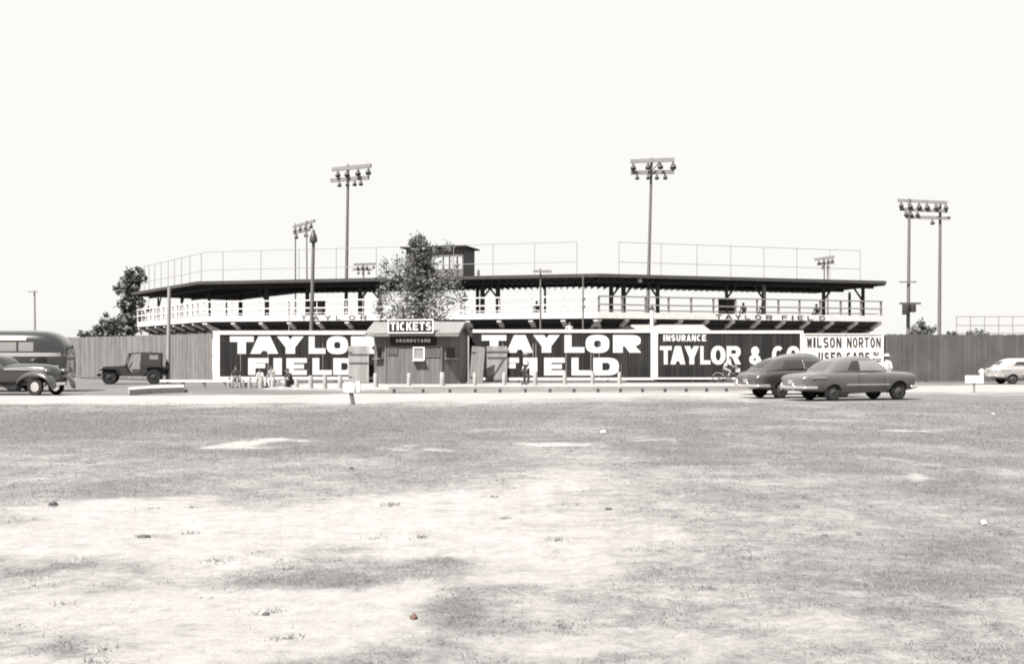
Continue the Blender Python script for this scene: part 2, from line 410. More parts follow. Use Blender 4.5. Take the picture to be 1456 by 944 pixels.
for tx, ty in tufts:
    for q in range(int(20+30*rng.random())):
        a = rng.random()*6.283; rr = abs(rng.normal())*.07; ox, oy = tx+rr*math.cos(a), ty+rr*math.sin(a)*.8
        z = gz(ox,oy)-.004; h = .012+.03*rng.random(); wd = .003+.002*rng.random()+ty*.0002; a2 = rng.random()*6.283; ln = h*(.3+.9*rng.random()); b_ = rng.random()*6.283
        vl += [(ox-math.cos(b_)*wd,oy-math.sin(b_)*wd,z),(ox+math.cos(b_)*wd,oy+math.sin(b_)*wd,z),(ox+math.cos(a2)*ln,oy+math.sin(a2)*ln,z+h)]; fl.append((k,k+1,k+2)); k += 3
gn = M['grass'].node_tree; gl = gn.links; gb = gn.nodes['Principled BSDF']; gt = gn.nodes.new('ShaderNodeBsdfTranslucent'); gx_ = gn.nodes.new('ShaderNodeMixShader'); gx_.inputs[0].default_value = .45
gl.new(gb.inputs['Base Color'].links[0].from_socket, gt.inputs['Color']); gl.new(gb.outputs[0], gx_.inputs[1]); gl.new(gt.outputs[0], gx_.inputs[2]); gl.new(gx_.outputs[0], gn.nodes['Material Output'].inputs['Surface'])
gme = bpy.data.meshes.new('grass'); gme.from_pydata(vl, [], fl)
tag(link('grass', gme, M['grass']), 'short dry grass growing in uneven patches over the bare field', 'grass', kind='stuff')

# road, pavement
def sheet(name, near, far, z, m, jag=.25, step=1.0):
    def interp(L, X):
        for (a,ya),(b,yb) in zip(L[:-1],L[1:]):
            if a <= X <= b: return ya+(yb-ya)*(X-a)/(b-a)
        return L[0][1] if X < L[0][0] else L[-1][1]
    x0, x1 = near[0][0], near[-1][0]; k = int((x1-x0)/step); a = []; b = []
    for i in range(k+1):
        X = x0+(x1-x0)*i/k
        a.append((X, interp(near,X)+jag*3*(noise.fractal(V((X*.35,1,z*99)),.8,2,4)+.5*noise.noise(V((X*2.2,1,3)))), z)); b.append((X, interp(far,X)+jag*2*noise.fractal(V((X*.3,7,z*99)),.8,2,4), z))
    me = bpy.data.meshes.new(name); me.from_pydata(a+b, [], [(i,i+1,k+2+i,k+1+i) for i in range(k)])
    return tag(link(name, me, m), kind='structure')
def wx(px, py): Y = GY(py); return (GX(px,Y), Y)
nearL = [(-160,39.5)]+[wx(*q) for q in ((0,575),(250,575),(500,573),(700,569.5),(850,566),(1050,562.7),(1300,558),(1456,557))]+[(160,75)]
farL = [(-160,50)]+[wx(*q) for q in ((0,562.5),(250,562.5),(500,560),(850,556.5),(1050,555.5),(1300,548.5),(1456,546.5))]+[(160,92)]
sheet('road', nearL, farL, .004, M['road'], .42, .2)
# raised pavement in front of the ticket booth
mb = MB()
pv = [wx(520,556), wx(700,556.0), wx(1052,554.2), wx(1120,553.5), (21,69.5), (6,69.2), (-12,68.5), (-12.4,57.5)]
mb.prism([(x,y,-.05) for x,y in pv], (0,0,.13))
tag(mb.build('pavement', M['concrete']), kind='structure')

# ------------------------------------------------------------------ fences and painted sign boards
FY = 76.0
def fence(name, label, pts, ztop, m):
    c = V((pts[0][0], pts[0][1], 0))
    t = thing(name, label, 'fence', c)
    mb = MB(); rl = MB()
    for (a, b) in zip(pts[:-1], pts[1:]):
        boards(mb, a, b, .06, ztop, .22, .02, .07)
        A, B = V((a[0],a[1],0)), V((b[0],b[1],0)); d = (B-A).normalized(); nn = V((-d.y,d.x,0))
        for z in (.5, 1.7, 2.9): rl.beam(A+nn*.07+V((0,0,z)), B+nn*.07+V((0,0,z)), .09, .09)
        k = int((B-A).length/2.5)
        for i in range(k+1):
            q = A+(B-A)*(i/max(1,k))+nn*.18; ps = MB(); ps.box((q.x,q.y,1.55), (.12,.12,3.1)); ps.build('post', M['greywood'], t, c)
    mb.build('board_panel', m, t, c); rl.build('rail', M['greywood'], t, c)
    return t
fence('board_fence', 'weathered pale grey board fence behind the open military car and the bus', [(GX(-60,100),100), (GX(100,92),92), (GX(302,76.1),76.1)], 3.22, M['fence_pale'])
fence('board_fence', 'tall dark board fence running out of the photo beside the cream used cars sign', [(GX(1256.5,76.1),76.1), (GX(1440,77.5),77.5), (GX(1600,79),79)], 3.16, M['fence_dark'])
def signboard(label, x0, x1, ytop, zb, face, frame, edges, lets, lettermat):
    """edges: widths in px of left, right, top, bottom frame boards"""
    Y = FY; c = V((GX((x0+x1)/2,Y), Y, 0)); t = thing('billboard_sign', label, 'sign', c)
    zt = ZZ(ytop,Y); X0, X1 = GX(x0,Y), GX(x1,Y)
    mb = MB(); boards(mb, (X0,Y), (X1,Y), .12, zt-.03, .18, .012, .01); mb.build('panel', face, t, c)
    fr = MB(); u = Y/F
    lw, rw, tw, bw_ = [e*u for e in edges]
    zb = ZZ(zb, Y)
    if tw: fr.box(((X0+X1)/2, Y-.05, zt-tw/2), (X1-X0, .05, tw))
    if bw_: fr.box(((X0+X1)/2, Y-.05, zb+bw_/2), (X1-X0, .05, bw_))
    zc, hh = (zt-tw+zb+bw_)/2, zt-tw-zb-bw_-.006
    if lw: fr.box((X0+lw/2, Y-.048, zc), (lw, .05, hh))
    if rw: fr.box((X1-rw/2, Y-.048, zc), (rw, .05, hh))
    fr.build('frame', frame, t, c)
    lets(lambda *a: (lambda m_: (letters_px(m_, *a), m_.build('lettering', lettermat, t, c)))(MB()))
    for i in range(int((X1-X0)/2.4)+1):
        ps = MB(); ps.box((X0+.1+(X1-X0-.2)*i/int((X1-X0)/2.4), Y+.12, zt/2-.1), (.12,.14,zt-.2)); ps.build('post', M['greywood'], t, c)
    return t
def letA(put):
    put([('T',327,361,478.3,503),('A',356,396,478.3,503),('Y',394,432,478.3,503),('L',439,463,478.3,503),('O',464.5,495,478,503.6),('R',499,535,478.3,503)], FY, .355, .32, 2.7)
    put([('F',353,382,509,533),('I',389,401,509,533),('E',407.4,436.4,509,533),('L',444.4,472,509,533),('D',474,506,509,533)], FY, .355, .29, 2.7)
def letB(put):
    put([('T',685,720,476.3,501.5),('A',720,758,476.3,501.5),('Y',758,796,476.3,501.5),('L',802.5,831,476.3,501.5),('O',832.5,866.5,476,502),('R',871.5,911,476.3,501.5)], FY, .355, .32, 2.7)
    put([('F',708,738,508.5,533.7),('I',744,764,508.5,533.7),('E',773.5,803,508.5,533.7),('L',812.5,841,508.5,533.7),('D',843.5,880,508.5,533.7)], FY, .355, .29, 2.7)
def letC(put):
    put(spread('INSURANCE', 943, 1004, 476, 485.2, .2), FY, .34, .26, 2.3)
    put([('T',938,955,492,518),('A',953,974.5,492,518),('Y',973,994,492,518),('L',995.5,1010,492,518),('O',1010.5,1031.5,491.6,518.4),('R',1033,1053,492,518)], FY, .33, .22, 2.2)
    put([('&',1065,1084,492.5,518.3)], FY, .33, .22, 2.2)
    put([('C',1097.5,1115,492,518.4),('O',1118,1137.5,492,518.4)], FY, .33, .22, 2.2)
def letD(put):
    put(spread('WILSON', 1147, 1196, 479.7, 494, .28), FY, .3, .17, 2.3)
    put(spread('NORTON', 1204, 1252, 479.7, 494, .28), FY, .3, .17, 2.3)
    put(spread('USED', 1163.5, 1196, 500.8, 515, .35), FY, .36, .2, 2.3)
    put(spread('CARS', 1203, 1236.5, 500.8, 515, .3), FY, .36, .2, 2.3)
    for rows in (((1241,1246,501.5),(1247,1250,501.5),(1242,1249,504.5)),((1240.5,1244,510.5),(1245,1248,510.5),(1249,1252.5,510.5),(1240.5,1244,513.5),(1245,1252,513.5))):
        for x0,x1,y in rows: put([('I',x0,x1,y-.9,y+.9)], FY, .3, .3)
signboard('black painted fence sign reading TAYLOR FIELD, its last letters behind the half open gate', 303, 537, 470.2, 540, M['sign_black'], M['sign_white'], (10,0,5.6,4.6), letA, M['sign_white'])
signboard('black painted fence sign reading TAYLOR FIELD behind the standing man in the white shirt', 672, 930, 468.6, 540.4, M['sign_black'], M['sign_white'], (0,5,4.6,3.6), letB, M['sign_white'])
signboard('black painted fence sign reading INSURANCE TAYLOR and CO behind the bicycle', 930.3, 1142, 470, 539.4, M['sign_black'], M['sign_white'], (5,4.5,4.2,2.8), letC, M['sign_white'])
signboard('cream painted fence sign reading WILSON NORTON USED CARS', 1142.4, 1256, 474.2, 541, M['sign_cream'], M['dullwhite'], (1.5,2,1.5,2), letD, M['dark_letter'])

# ------------------------------------------------------------------ grandstand
BL = [V((-34.8,108,0)), V((-24.6,92.5,0)), V((6.2,84,0)), V((29.3,92,0))]
def off(d):
    """back line of the stand moved outwards by d (negative = towards the field)"""
    N = []
    for a, b in zip(BL[:-1], BL[1:]):
        t = (b-a).normalized(); N.append(V((t.y,-t.x,0)))
    out = [BL[0]+N[0]*d]
    for i in (1,2):
        m = (N[i-1]+N[i]).normalized(); out.append(BL[i]+m*(d/m.dot(N[i])))
    return out+[BL[3]+N[2]*d]
def ray(px, d=0):
    """ground point where a line of sight meets the stand's line offset by d"""
    k = (px-CX)/F; o = off(d)
    for i in range(3):
        a, b = o[i], o[i+1]; den = (b.x-a.x)-k*(b.y-a.y)
        t = (k*a.y-a.x)/den
        if -.002 <= t <= 1.002: return a+(b-a)*t, i
    i = 0 if k < 0 else 2
    a, b = o[i], o[i+1]; t = (k*a.y-a.x)/((b.x-a.x)-k*(b.y-a.y)); return a+(b-a)*t, i
def strip(mb, o, i, zo0, zo1, zi0, zi1):
    """a band round the stand between outer line o and inner line i"""
    for k in range(3):
        a, b, c, d = o[k], o[k+1], i[k+1], i[k]
        mb.hexa([a+V((0,0,zo0)), b+V((0,0,zo0)), c+V((0,0,zi0)), d+V((0,0,zi0))], [a+V((0,0,zo1)), b+V((0,0,zo1)), c+V((0,0,zi1)), d+V((0,0,zi1))])
GC = V((0,94,0))
gs = thing('grandstand', 'long roofed wooden grandstand bending round behind the painted fence signs', 'grandstand', GC)
ZB, ZT, ZR = 4.45, 4.9, 7.55
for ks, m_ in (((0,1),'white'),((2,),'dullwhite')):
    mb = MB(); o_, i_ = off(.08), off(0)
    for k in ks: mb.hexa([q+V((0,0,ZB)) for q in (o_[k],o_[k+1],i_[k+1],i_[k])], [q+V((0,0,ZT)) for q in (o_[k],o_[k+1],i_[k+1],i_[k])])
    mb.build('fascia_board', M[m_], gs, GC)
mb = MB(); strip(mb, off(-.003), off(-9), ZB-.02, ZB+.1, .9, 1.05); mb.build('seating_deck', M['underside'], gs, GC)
mb = MB()
for k in range(9): strip(mb, off(-.01-k), off(-1-k), ZB-.4*k+.09, ZB+.26-.4*k, ZB-.4*k-.24, ZB+.26-.4*k)
mb.build('seating_tier', M['greywood'], gs, GC)
mb = MB()
for k in range(8): strip(mb, off(-.45-k), off(-.85-k), ZB+.60-.4*k, ZB+.66-.4*k, ZB+.60-.4*k, ZB+.66-.4*k)
mb.build('bench_row', M['dullwhite'], gs, GC)
o0, oi = off(-.06), off(-6)
def seglerp(k, s):   # point s metres along segment k at the back, and direction to the field
    a, b = BL[k], BL[k+1]; t = (b-a).normalized(); return a+t*s, V((-t.y,t.x,0)), t
for k, st in ((0,2.6),(1,2.42),(2,2.05)):
    L = (BL[k+1]-BL[k]).length; q = int(L/st)
    for i in range(q+1):
        p, fd, td = seglerp(k, .15+(L-.3)*i/q)
        mb = MB(); a = p+fd*.02; b = p+fd*8.8
        wv = td*.17
        za0, za1, zb0, zb1 = ZB-.2, ZB-.03, .68, .92
        mb.hexa([a-wv+V((0,0,za0)), a+wv+V((0,0,za0)), b+wv+V((0,0,zb0)), b-wv+V((0,0,zb0))], [a-wv+V((0,0,za1)), a+wv+V((0,0,za1)), b+wv+V((0,0,zb1)), b-wv+V((0,0,zb1))])
        q2 = p+fd*1.3; mb.box((q2.x,q2.y,1.75), (.26,.26,3.3), math.atan2(td.y,td.x))
        mb.build('raker_beam', M['raker'], gs, GC)
# dark cross boards below the deck
mb = MB()
for d, z in ((-1.0,3.75),(-2.2,3.25),(-3.6,2.7)): strip(mb, off(d), off(d-.12), z, z+.22, z, z+.22)
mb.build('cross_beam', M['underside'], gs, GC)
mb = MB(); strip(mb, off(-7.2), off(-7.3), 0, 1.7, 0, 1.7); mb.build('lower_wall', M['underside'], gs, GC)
# railing
rails = MB()
for k, st in ((0,1.3),(1,2.3),(2,1.75)):
    L = (BL[k+1]-BL[k]).length; q = int(L/st)
    for i in range(q+(1 if k == 2 else 0)):
        p, fd, td = seglerp(k, .08+(L-.16)*i/q); p = p-fd*.03
        wd = .05 if k == 1 else .12
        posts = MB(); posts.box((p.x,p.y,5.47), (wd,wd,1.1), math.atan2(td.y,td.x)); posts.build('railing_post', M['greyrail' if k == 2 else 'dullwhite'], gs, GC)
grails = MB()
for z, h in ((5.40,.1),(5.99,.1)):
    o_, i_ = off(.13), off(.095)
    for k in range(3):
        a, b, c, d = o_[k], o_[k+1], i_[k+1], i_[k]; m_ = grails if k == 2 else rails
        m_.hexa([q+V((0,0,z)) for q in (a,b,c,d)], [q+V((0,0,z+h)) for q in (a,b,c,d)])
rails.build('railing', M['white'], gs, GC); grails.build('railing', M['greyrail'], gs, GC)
# roof
ZRF = 7.42
mb = MB(); strip(mb, off(.55), off(-9), ZR-.05, ZR+.07, ZRF-.05, ZRF+.07); roof = mb.build('roof', M['roof_dark'], gs, GC)
mb = MB(); strip(mb, off(.60), off(.552), ZR-.16, ZR+.09, ZR-.16, ZR+.09); mb.build('eave_board', M['rafter'], roof, GC)
mb = MB()
for k in range(3):
    a, b = off(.45)[k], off(.45)[k+1]; c, d = off(-9.5)[k], off(-9.5)[k+1]; q = int((b-a).length/.62)
    for i in range(q+1):
        p0, p1 = a+(b-a)*(i/q), c+(d-c)*(i/q)
        zz = ZRF-.155-random.random()*.02
        mb.beam(p0+V((0,0,ZR-.16)), p1+V((0,0,zz)), .06, .2)
raf = mb.build('rafter_row', M['rafter'], roof, GC)
mb = MB()
for d in (-1.0,-5.0):
    z = ZR+(ZRF-ZR)*(-d/9)-.42; strip(mb, off(d), off(d-.14), z, z+.2, z, z+.2)
mb.build('purlin', M['rafter'], roof, GC)
# columns with knee braces: px, inset from the back line, braces (-1 left, 1 right), half width
COLS = [(935,-.5,(-1,),.11),(1033,-.5,(1,),.09),(1086,-.5,(-1,),.12),(1171,-.5,(1,),.1),(1227,-.5,(-1,),.1),
        (679,-5,(),.11),(686,-1.2,(1,),.14),(708,-1.2,(-1,),.14),(775,-5,(),.07),(869,-1.2,(1,),.12),(886.5,-1.2,(1,),.13),
        (512,-1.2,(1,),.13),(540,-1.2,(-1,),.14),(379.5,-1.2,(-1,),.13),(342,-5,(),.13),(298,-1.2,(-1,),.07),(258,-1.2,(1,),.07),(225,-1.2,(1,),.07),(437,-1.2,(),.12),(322,-4,(),.05),(1208,-5,(),.08)]
for px, d, br, hw in COLS:
    p, k = ray(px, d); _, fd, td = seglerp(k, 0)
    zt = ZR+(ZRF-ZR)*(-d/9)-.42; zb = ZB+.26+.4*math.floor(d+.01)
    mb = MB(); mb.box((p.x,p.y,(zt+zb)/2), (hw*2,hw*2,zt-zb), math.atan2(td.y,td.x)); c = mb.build('column', M['column'] if hw != .12 or px < 900 else M['greywood'], gs, GC)
    for s in br:
        mb = MB(); mb.beam(p+V((0,0,zt-1.0))+td*(s*.05), p+V((0,0,zt-.02))+td*(s*.85), .1, .12); mb.build('knee_brace', M['column'], c, GC)
# frame of the foul-ball screen on the roof
def screen(d, px_list, wires, tops):
    mb = MB(); prev = None
    o = off(d)
    for px in px_list:
        p, k = ray(px, d)
        mb.tube(p+V((0,0,ZR)), p+V((0,0,tops)), .03, .026, 6)
        if prev is not None:
            pk, pp = prev
            pts = [pp]+([o[k]] if pk != k else [])+[p]
            for z in wires:
                for a, b in zip(pts[:-1], pts[1:]): mb.tube(a+V((0,0,z)), b+V((0,0,z)), .024, .024, 5)
        prev = (k, p)
    mb.build('screen_frame', M['wire'], gs, GC)
screen(-.4, [880,940,991,1039,1086,1133,1180,1223], (8.6,10.05), 10.08)
screen(-.4, [205,212,220,229,239,248,258,270,286,317,371,425,478,535,590,645,701,760,820], (8.6,10.05), 10.08)
# lettering on the fascia
def fascia_text(seq):
    mb = MB()
    for c, px, w in seq:
        p, k = ray(px, .1); _, fd, td = seglerp(k, 0); nn = -fd
        hw = w*p.y/F
        put_letter(mb, c, p-td*(hw/2)+V((0,0,ZB+.06)), td*hw, V((0,0,.33)), nn, .2, .16, 2.2)
    mb.build('fascia_lettering', M['dark_letter'], gs, GC)
fascia_text([('T',432,9),('A',449,11),('Y',466,10),('L',481,8),('O',500.5,10),('R',517,10),('F',544,8),('I',555,2.5),('E',566,8),('L',580,8),('D',595,9)])
fascia_text([('T',1022,10),('A',1036,11),('Y',1049.5,10),('L',1063,8.5),('O',1078,10),('R',1093.5,10),('F',1115.5,9),('I',1127,2.6),('E',1138,9),('L',1152,9),('D',1169,9)])
# press box on the roof
PB = MB(); fc, k = ray(617.5, -1.5); _, fd, td = seglerp(1, 0)
pbY = fc.y
def pq(u, v): return fc+td*u+fd*v
zb, zt = ZR-.1, 10.0
hw = 2.3; dp = 3.0
def wallbox(mb, u0,u1,v0,v1,z0,z1):
    mb.hexa([pq(u0,v0)+V((0,0,z0)),pq(u1,v0)+V((0,0,z0)),pq(u1,v1)+V((0,0,z0)),pq(u0,v1)+V((0,0,z0))],[pq(u0,v0)+V((0,0,z1)),pq(u1,v0)+V((0,0,z1)),pq(u1,v1)+V((0,0,z1)),pq(u0,v1)+V((0,0,z1))])
def upx(px): # along-wall coordinate under an image column
    q, kk = ray(px, -1.5); return (q-fc).dot(td)
u0, u1 = upx(613), upx(659); z0, z1 = 8.36, 9.3
for a in ((-hw,u0,0,.1,zb,zt),(u1,hw,0,.1,zb,zt),(u0,u1,0,.1,zb,z0),(u0,u1,0,.1,z1,zt),(-hw,-hw+.1,.1,dp,zb,zt),(hw-.1,hw,.1,dp,zb,zt),
          (-hw+.1,hw-.1,dp-.1,dp,zb,8.25),(-hw+.1,hw-.1,dp-.1,dp,9.75,zt)): wallbox(PB,*a)
pb = PB.build('press_box', M['booth'], gs, GC)
mb = MB(); wallbox(mb,-hw-.35,hw+.35,-.4,dp+.3,zt+.003,zt+.1); mb.build('press_box_roof', M['roof_dark'], pb, GC)
mb = MB()
for px in (630,639,650): u = upx(px); wallbox(mb,u-.05,u+.05,.02,.08,z0+.002,z1-.002)
mb.build('window_frame', M['column'], pb, GC)
mb = MB(); p, k = ray(680,-1.0); mb.tube(p+V((0,0,ZR)), p+V((0,0,8.2)), .12, .12, 10); mb.build('vent_pipe', M['greywood'], roof, GC, 40)
mb = MB(); p, k = ray(910,.2); mb.ell(p+V((0,0,7.24)), (.17,.17,.17)); mb.build('hanging_lamp', M['white'], roof, GC, 60)
for px, d, z in ((661,-1,6.2),(211.5,-2,6.35)):
    p, k = ray(px, d); mb = MB(); mb.lathe([(.04,.3),(.1,.12),(.2,-.05),(.27,-.25)], Matrix.Translation(p+V((0,0,z))) @ Matrix.Rotation(R(50),4,'X'), 14)
    mb.tube(p+V((0,0,z+.2)), p+V((0,0,ZR-.2)), .02); mb.build('loudspeaker', M['lampmetal'], roof, GC, 40)
# dark boxes standing on the walkway
def walkbox(px, label, wpx):
    p, k = ray(px, -1.0); _, fd, td = seglerp(k, 0); wd = wpx*p.y/F; a = math.atan2(td.y,td.x); zb = ZB+.26
    t = thing('storage_cabinet', label, 'cabinet', p+V((0,0,zb)), a)
    mb = MB(); mb.box((0,0,.62), (wd,.6,1.24)); mb.build('body', M['dark'], t)
    mb = MB(); mb.prism([(-wd/2-.04,-.34,1.243),(-wd/2-.04,-.34,1.3),(-wd*.3,-.34,1.42),(wd*.3,-.34,1.42),(wd/2+.04,-.34,1.3),(wd/2+.04,-.34,1.243)], (0,.68,0)); mb.build('lid', M['column'], t)
walkbox(451, 'dark cabinet with a domed lid on the stand walkway next to the leaning pole', 20)
walkbox(1033, 'dark cabinet with a domed lid behind the grey railing near the fascia lettering', 20)

# enclosure added to keep sun out behind the booth; pale shed behind the signs
c = V((-6,79.5,0)); t = thing('gateway_shade_box', 'added dark roofed enclosure keeping sun out behind the ticket booth, with a gate post', 'shed', c)
mb = MB(); mb.box((-5.9,83,1.6), (7.6,.1,3.2)); mb.box((-9.75,79.7,1.6), (.1,6.5,3.2)); mb.box((-2.05,79.7,1.6), (.1,6.5,3.2)); mb.build('wall', M['underside'], t, c)
mb = MB(); mb.box((-5.9,79.7,3.27), (8.0,7.0,.1)); mb.build('roof', M['roof_dark'], t, c)
mb = MB(); mb.box((GX(666,75.6),75.6,1.6), (.1,.1,3.2)); mb.build('gate_post', M['bollard'], t, c)
c = V((12.5,79.5,0)); t = thing('concession_shed', 'low shed with a pale hipped roof showing above the sign boards', 'shed', c)
Y0, Y1, Ym = 77.2, 81.8, 79.5
xa, xb, xr, xe = GX(888,Y0), GX(1013,Y0), GX(898,Ym), GX(999,Ym)
ze, zr = 3.33, 3.86
mb = MB(); mb.box(((xa+xb)/2,Ym,1.62), (xb-xa-.4,Y1-Y0-.4,3.24)); mb.build('wall', M['fence_pale'], t, c)
mb = MB()
mb.poly([(xa+.3,Y0,ze),(xb,Y0,ze),(xe,Ym,zr),(xr,Ym,zr)]); mb.poly([(xa+.3,Y1,ze),(xb,Y1,ze),(xe,Ym,zr),(xr,Ym,zr)]); mb.poly([(xb,Y0,ze),(xb,Y1,ze),(xe,Ym,zr)]); mb.poly([(xa+.3,Y0,ze),(xa+.3,Y1,ze),(xr,Ym,zr)]); mb.poly([(xa+.3,Y0,ze),(xb,Y0,ze),(xb,Y1,ze),(xa+.3,Y1,ze)])
bmesh.ops.remove_doubles(mb.bm, verts=mb.bm.verts, dist=.001); rf = mb.build('roof', M['metalroof'], t, c)
mb = MB(); xg = GX(890,78); mb.poly([(xg-.7,77.05,3.36),(xg+.75,77.05,3.36),(xg+.05,77.05,3.78)]); mb.build('gable', M['dark'], rf, c)
mb = MB(); p = P(927,440,79.0); mb.tube((p.x,79,3.6), (p.x,79,4.85), .12, .12, 12); vp = mb.build('vent_pipe', M['dullwhite'], rf, c, 40)
mb = MB(); mb.lathe([(.02,.28),(.14,.16),(.17,.02),(.09,0)], Matrix.Translation((p.x,79,4.853)), 12); mb.build('vent_cap', M['dark'], vp, c, 40)

# ------------------------------------------------------------------ ticket booth
BO = V((-5.68,67.0,.08)); BA = -R(9)
tb = thing('ticket_booth', 'grey board ticket booth with canted corners under a pale pitched roof', 'ticket booth', BO, BA)
H = 2.86
def wl(mb, a, b, z0, z1, w=.15): boards(mb, a, b, z0, z1, w, .008, 0, .03, .008)
mb = MB()
wl(mb, (-1.65,0), (1.65,0), 0, H); wl(mb, (1.65,0), (2.5,.8), 0, H); wl(mb, (2.5,.8), (2.5,3), 0, 3.05); wl(mb, (-2.5,.8), (-1.65,0), 0, H); wl(mb, (-2.5,3), (-2.5,.8), 0, 3.05); wl(mb, (2.5,3), (-2.5,3), 0, H)
wb = mb.build('wall', M['booth'], tb)
mb = MB()   # corner boards
for x,y in ((1.65,-.03),(-1.65,-.03),(2.53,.79),(-2.53,.79)): mb.box((x,y,H/2), (.07,.07,H-.01))
mb.build('corner_board', M['booth'], wb)
mb = MB()   # gable triangles
for s in (-1,1): mb.prism([(s*2.5,.75,2.86),(s*2.5,3.05,2.86),(s*2.5,1.5,3.5)], (s*.02,0,0))
mb.build('gable', M['fence_dark'], wb)
vf, vr, vb = -.47, 1.4, 3.6; ze, zr = 2.88, 3.56
mb = MB(); th = .07
for a, za, b, zb_ in ((vf,ze,vr,zr),(vb,ze-.05,vr,zr)):
    mb.hexa([(-2.78,a,za),(2.78,a,za),(2.78,b,zb_),(-2.78,b,zb_)], [(-2.78,a,za+th),(2.78,a,za+th),(2.78,b,zb_+th),(-2.78,b,zb_+th)])
rf = mb.build('roof', M['boothroof'], tb)
mb = MB(); mb.box((0,vf+.025,2.80), (5.5,.05,.12)); 
for s in (-1,1): mb.beam((s*2.74,vf+.06,ze-.07), (s*2.74,vr,zr-.07), .05, .13); mb.beam((s*2.74,vb-.06,ze-.12), (s*2.74,vr,zr-.07), .05, .13)
mb.build('barge_board', M['greywood'], rf)
mb = MB(); mb.box((0,.02,H+.0), (4.9,.8,.03)); mb.build('soffit', M['fence_dark'], rf)
# TICKETS board on the eave
sg = MB(); sx0, sx1 = -1.34, 1.27; sz0, sz1 = 2.93, 3.70
sg.box(((sx0+sx1)/2,-.53,(sz0+sz1)/2), (sx1-sx0,.06,sz1-sz0)); sgb = sg.build('roof_sign', M['sign_black'], tb)
mb = MB(); e = .075
mb.box(((sx0+sx1)/2,-.54,sz1-e/2+.02), (sx1-sx0+.06,.1,e)); mb.box(((sx0+sx1)/2,-.54,sz0+e/2-.02), (sx1-sx0+.06,.1,e))
for x in (sx0,sx1): mb.box((x,-.542,(sz0+sz1)/2), (e,.1,sz1-sz0-e*2+.035))
mb.build('sign_frame', M['sign_white'], sgb)
def row(mb, word, x0, x1, z0, z1, y, s, b, gap=.2, p=2.3, nar=.4):
    w_ = [nar if c == 'I' else 1 for c in word]; u = (x1-x0)/(sum(w_)+gap*(len(word)-1)); x = x0
    for c, k in zip(word, w_):
        put_letter(mb, c, (x,y,z0), (k*u,0,0), (0,0,z1-z0), (0,-1,0), s, b, p); x += (k+gap)*u
mb = MB(); row(mb, 'TICKETS', sx0+.1, sx1-.1, sz0+.15, sz1-.14, -.57, .34, .22); mb.build('sign_lettering', M['sign_white'], sgb)
mb = MB(); mb.box((0,-.075,2.50), (2.75,.05,.55)); gb = mb.build('name_board', M['sign_black'], tb)
mb = MB(); row(mb, 'GRANDSTAND', -1.02, 1.02, 2.41, 2.60, -.11, .36, .24, .3); mb.build('board_lettering', M['sign_white'], gb)
# wicket window and shelf
mb = MB(); wx0, wx1, wz0, wz1 = .02, .64, 1.42, 2.1
mb.box(((wx0+wx1)/2,-.03,(wz0+wz1)/2), (wx1-wx0-.06,.05,wz1-wz0-.04)); wp = mb.build('window_pane', M['paleglass'], tb)
mb = MB()
for x in (wx0,wx1): mb.box((x,-.065,(wz0+wz1)/2), (.07,.09,wz1-wz0-.075))
for z in (wz0,wz1): mb.box(((wx0+wx1)/2,-.067,z), (wx1-wx0+.07,.09,.07))
mb.build('window_frame', M['dullwhite'], wp)
mb = MB(); mb.box(((wx0+wx1)/2,-.2,wz0-.07), (wx1-wx0+.08,.32,.05)); mb.build('shelf', M['white'], tb)
for sgn, x0, x1, z0, z1, a in ((1,.72,1.55,1.55,2.02,0),(1,-1.55,-.95,1.68,2.08,0)):
    mb = MB(); mb.box(((x0+x1)/2,-.06,(z0+z1)/2), (x1-x0,.03,z1-z0)); pb_ = mb.build('notice_board', M['gate_dark'], tb)
    mb = MB()
    for r in range(3):
        zc = z1-.08-.125*r; x = x0+.08
        while x < x1-.12:
            wd = .05+.09*random.random()
            if r == 2: mb.box(((x0+x1)/2,-.079,zc), (x1-x0-.25,.006,.03)); mb.poly([(x0+.06,-.083,zc),(x0+.17,-.083,zc+.05),(x0+.17,-.083,zc-.05)]); mb.poly([(x1-.06,-.083,zc),(x1-.17,-.083,zc-.05),(x1-.17,-.083,zc+.05)]); break
            mb.box((x+wd/2,-.079,zc), (wd,.006,.06)); x += wd+.035
    mb.build('notice_lettering', M['dark_letter'], pb_)
for s in (-1,1):   # windows with ledges on the canted corners
    a = math.atan2(.8,.85)*s; cx, cy = s*2.06, .39; nx_, ny_ = s*.685, -.728
    mb = MB(); mb.box((cx+nx_*.02,cy+ny_*.02,1.8), (.62,.05,.6), a); q = mb.build('corner_window', M['dark'], tb)
    mb = MB(); ct, st_ = math.cos(a), math.sin(a)
    for u in (-.32,.32): mb.box((cx+nx_*.05+ct*u, cy+ny_*.05+st_*u, 1.8), (.06,.06,.6), a)
    mb.build('window_frame', M['fence_pale'], q)
    mb = MB(); mb.box((cx+nx_*.17,cy+ny_*.17,1.46), (.8,.34,.05), a); mb.build('corner_shelf', M['greywood'], tb)

